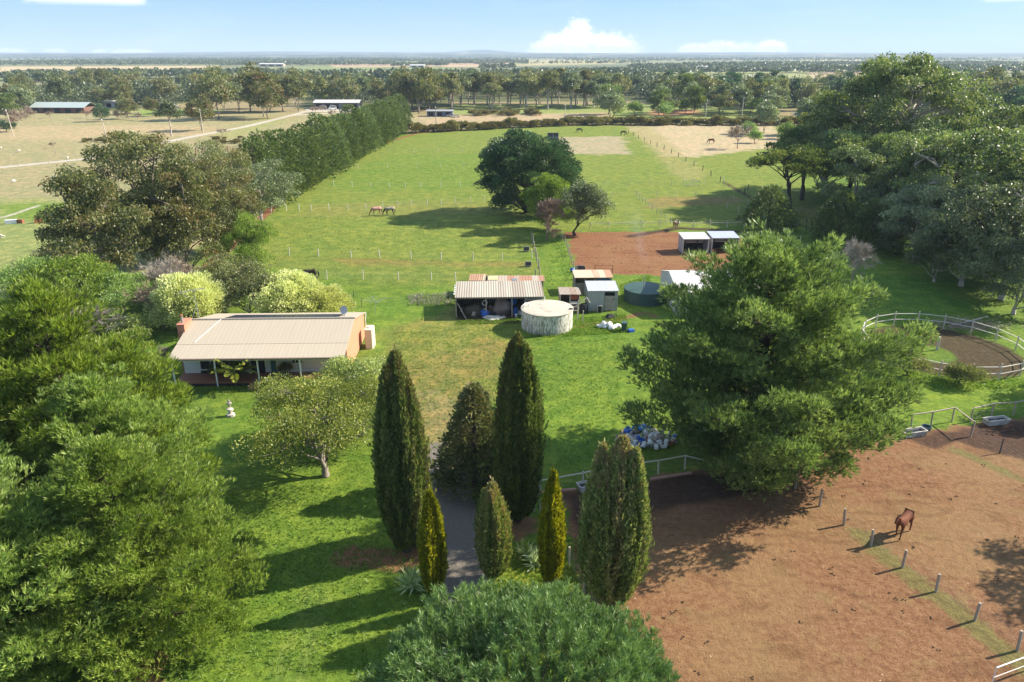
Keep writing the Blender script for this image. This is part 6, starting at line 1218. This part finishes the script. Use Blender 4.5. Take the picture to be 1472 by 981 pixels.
def horse(loc, rz, coat, dark, label, graze=False, rug=None, blaze=False, sc=1.0):
    o = empty('horse', (*loc, 0), rz, label, 'horse'); o.scale = (sc,) * 3; me = HM[graze].copy(); link('body', me, o, mat=coat)
    pk = (1.12, 1.88) if not graze else (1.16, .60)
    for s_ in (-1, 1): MB().add([(pk[0] - .04, s_ * .05, pk[1] - .02), (pk[0] + .03, s_ * .03, pk[1]), (pk[0], s_ * .1, pk[1] - .01), (pk[0] + .0 + (.1 if graze else 0), s_ * .075, pk[1] + (.13 if not graze else .06))], [(0, 1, 2), (0, 3, 1), (1, 3, 2), (2, 3, 0)]).build('ear', dark, o)
    MB().tube([(-.88, 0, 1.36), (-1.0, 0, 1.15), (-1.03, 0, .8), (-1.0, 0, .5)], [.05, .08, .08, .03], 8).build('tail', dark, o)
    mn = [(.6, 0, 1.50), (.78, 0, 1.68), (.95, 0, 1.86), (1.1, 0, 1.93)] if not graze else [(.66, 0, 1.5), (.9, 0, 1.2), (1.1, 0, .88), (1.2, 0, .64)]
    MB().tube(mn, [.03, .045, .045, .03], 6).build('mane', dark, o)
    if blaze: MB().bar((1.20, 0, 1.86), (1.50, 0, 1.55), .07, .03).build('blaze', M_BAG, o)
    if rug:
        mb = MB(); n = 13
        for i, (xx, rr_, zc_) in enumerate([(-.98, .20, 1.27), (-.8, .31, 1.24), (-.4, .335, 1.22), (0, .345, 1.17), (.4, .32, 1.2), (.62, .26, 1.27), (.74, .2, 1.3)]):
            for k in range(n): a = math.pi * (-.12 + 1.24 * k / (n - 1)); mb.v.append((xx, rr_ * .92 * math.cos(a), zc_ + rr_ * 1.12 * math.sin(a)))
        for i in range(6):
            for k in range(n - 1): a = i * n + k; mb.f.append((a, a + n, a + n + 1, a + 1))
        ob = mb.build('rug', rug, o, smooth=True); sdm = ob.modifiers.new('t', 'SOLIDIFY'); sdm.thickness = .03
    return o
C_BAY = plain('coat_bay', (.15, .055, .03), .75, .45, 2.0, spec=.15); C_BAYD = plain('hair_black', (.018, .013, .012), .7, .3); C_DK = plain('coat_dark', (.045, .028, .02), .5, .3); C_TAN = plain('coat_tan', (.36, .22, .13), .6, .3)
R_PINK = plain('rug_pink', (.50, .27, .22), .8, .2); R_TAN = plain('rug_tan', (.34, .29, .23), .8, .4)
horse(at(1295, 770), math.atan2(-.66, -.75), C_BAY, C_BAYD, 'bay horse standing on the red dirt beside the diagonal fence', sc=1.12)
horse(at(541, 310), math.atan2(-.3, -1), C_TAN, C_BAYD, 'grazing horse in a pinkish rug, the left of the pair in the green paddock', True, R_PINK, sc=1.08); horse(at(560, 310), math.atan2(-.15, -1), C_DK, C_BAYD, 'grazing horse in a tan and dark rug beside the pink rugged one', True, R_TAN, sc=1.08)
horse(at(447, 404), math.atan2(-.1, -1), C_DK, C_BAYD, 'dark brown horse behind the variegated bush by the house', True, sc=1.12); horse(at(971, 331), math.atan2(-1, .25), C_TAN, C_DK, 'tan horse with a pale face looking over the arena fence', False, None, True)
horse(at(833, 191), math.pi, C_DK, C_BAYD, 'dark horse grazing at the far end of the paddock below the gorse', True, sc=1.2); horse(at(896, 195), .0, C_DK, C_BAYD, 'dark horse grazing beside the far dividing fence', True, sc=1.2); horse(at(1022, 207), math.pi, C_BAY, C_BAYD, 'brown horse grazing alone in the tan paddock', True, sc=1.2)
shm = skin([(None, [(-.4, 0, .55, .22), (0, 0, .56, .26), (.35, 0, .58, .22), (.6, 0, .45, .1), (.78, 0, .25, .07)]), (2, [(.3, .12, .3, .05), (.3, .12, .03, .04)]), (2, [(.3, -.12, .3, .05), (.3, -.12, .03, .04)]), (0, [(-.38, .12, .3, .05), (-.38, .12, .03, .04)]), (0, [(-.38, -.12, .3, .05), (-.38, -.12, .03, .04)])], 1, 1)
M_WOOL = plain('wool', (.62, .58, .50), .95, .2, 4); shm.materials.clear(); shm.materials.append(M_WOOL)
for i, (px, py) in enumerate([(75, 259), (20, 263), (97, 229), (28, 219), (2, 214), (1, 343)]):
    x, y = at(px, py); o = tag(link('sheep', shm, None, (x, y, 0), i * 1.3), 'pale sheep grazing in the dry left paddock', 'sheep', 'sheep in the left paddock')
rd = random.Random(21); mb = MB(); pls = [pw([(930, 720), (1180, 700), (1440, 980), (960, 1000)]), pw([(1180, 690), (1440, 640), (1520, 900), (1300, 800)]), pw([(820, 338), (960, 338), (1000, 398), (840, 390)])]
for i in range(120):
    pl = pls[i % 3]; x, y = rd.uniform(min(p[0] for p in pl), max(p[0] for p in pl)), rd.uniform(min(p[1] for p in pl), max(p[1] for p in pl))
    if inside(x, y, pl): [mb.blob((x + rd.uniform(-.15, .15), y + rd.uniform(-.15, .15), .03), (rd.uniform(.035, .07), rd.uniform(.03, .06), .035), i, 6, 4, .2) for _ in range(3)]
tag(mb.build('droppings', plain('droppings_brown', (.085, .055, .03), .95, .3, 5), None), 'scattered dark horse droppings over the red dirt yards', kind='stuff')
# ------------------------------------------------------------------ grass tufts and weeds near the camera
r = np.random.RandomState(12)
def weeds(nm, label, polys, n, L, Wd, mat, k=7, sp=.8):
    P = []
    for pl, w_ in polys:
        pp = pw(pl); xs = [p[0] for p in pp]; yv = [p[1] for p in pp]; m_ = int(n * w_); c = 0
        while c < m_:
            x, y = r.uniform(min(xs), max(xs)), r.uniform(min(yv), max(yv))
            if inside(x, y, pp): P.append((x, y, 0)); c += 1
    P = np.array(P, float); me = tuft_mesh(nm, r, P, np.tile([0, 0, 1.], (len(P), 1)), k, sp, L, Wd, r.random(len(P)))
    tag(link(nm, me, None, mat=mat), label, 'weeds', kind='stuff')
L_GRASS = leafmat('grass_blade', (.045, .09, .010), (.085, .15, .016), (.16, .21, .04), .3)
weeds('weeds', 'rough grass and weeds round the tank, sheds and fence lines', [([(748, 486), (825, 484), (905, 478), (900, 452), (830, 458), (815, 478)], .22), ([(600, 425), (655, 425), (655, 440), (600, 440)], .08), ([(655, 462), (745, 458), (748, 464), (655, 468)], .06), ([(890, 410), (935, 396), (935, 416), (895, 428)], .08), ([(790, 345), (808, 345), (832, 405), (790, 440), (782, 400)], .05), ([(1270, 530), (1472, 545), (1472, 560), (1270, 560)], .1), ([(255, 560), (355, 556), (355, 564), (255, 568)], .06), ([(700, 790), (850, 770), (850, 860), (700, 860)], .12)], 9000, .22, .035, L_GRASS)
weeds('dead_weeds', 'brown dead weeds beside the open shed', [([(585, 425), (652, 422), (652, 440), (590, 440)], 1)], 420, .45, .02, L_TWIG)
weeds('grass_tufts', 'short tufts of grass over the near lawn', [([(330, 700), (600, 700), (640, 960), (230, 985)], .5), ([(560, 470), (900, 470), (880, 660), (640, 690)], .35), ([(330, 560), (540, 560), (540, 700), (360, 700)], .15)], 16000, .12, .03, L_GRASS, 6, 1.1)
weeds('clover_clumps', 'darker clumps of coarse grass dotted over the lawn and paddock', [([(330, 720), (600, 720), (640, 960), (260, 985)], .2), ([(560, 475), (900, 480), (880, 660), (640, 690)], .3), ([(400, 310), (760, 320), (760, 364), (340, 362)], .3), ([(540, 240), (720, 235), (700, 262), (500, 264)], .2)], 2600, .26, .04, L_GRASS, 9, 1.0)

# thin smoke drifting over the arena
sx, sy = at(930, 388); mbx = MB().box(-5.5, 3.5, -2, 7, .3, 11); ms = bpy.data.materials.new('smoke'); ms.use_nodes = True; ms.node_tree.nodes.clear(); t = NT(ms.node_tree)
pos = t.n('ShaderNodeTexCoord').outputs['Object']; X_, Y_, Z_ = t.n('ShaderNodeSeparateXYZ', {0: pos}).outputs
cx = t.math('MULTIPLY', Z_, -.28); wd = t.math('MULTIPLY_ADD', Z_, .16, .55); dx = t.math('DIVIDE', t.math('SUBTRACT', X_, cx), wd); dy = t.math('DIVIDE', t.math('SUBTRACT', Y_, t.math('MULTIPLY', Z_, .2)), wd)
rr_ = t.math('SQRT', t.math('ADD', t.math('MULTIPLY', dx, dx), t.math('MULTIPLY', dy, dy))); den = t.math('MULTIPLY', t.ss(rr_, 1.25, .1), t.ss(t.noise(pos, .6, 4, .6, .8), .35, .7)); den = t.math('MULTIPLY', den, t.math('MULTIPLY', t.ss(Z_, 10.5, 3.), .12))
pv = t.n('ShaderNodeVolumePrincipled', {'Color': (.9, .9, .92, 1), 'Density': den}); o_ = t.n('ShaderNodeOutputMaterial'); ms.node_tree.links.new(pv.outputs[0], o_.inputs['Volume'])
tag(mbx.build('smoke', ms, None, (sx, sy, 0)), 'thin pale smoke rising over the red arena beside the white shed', kind='stuff')
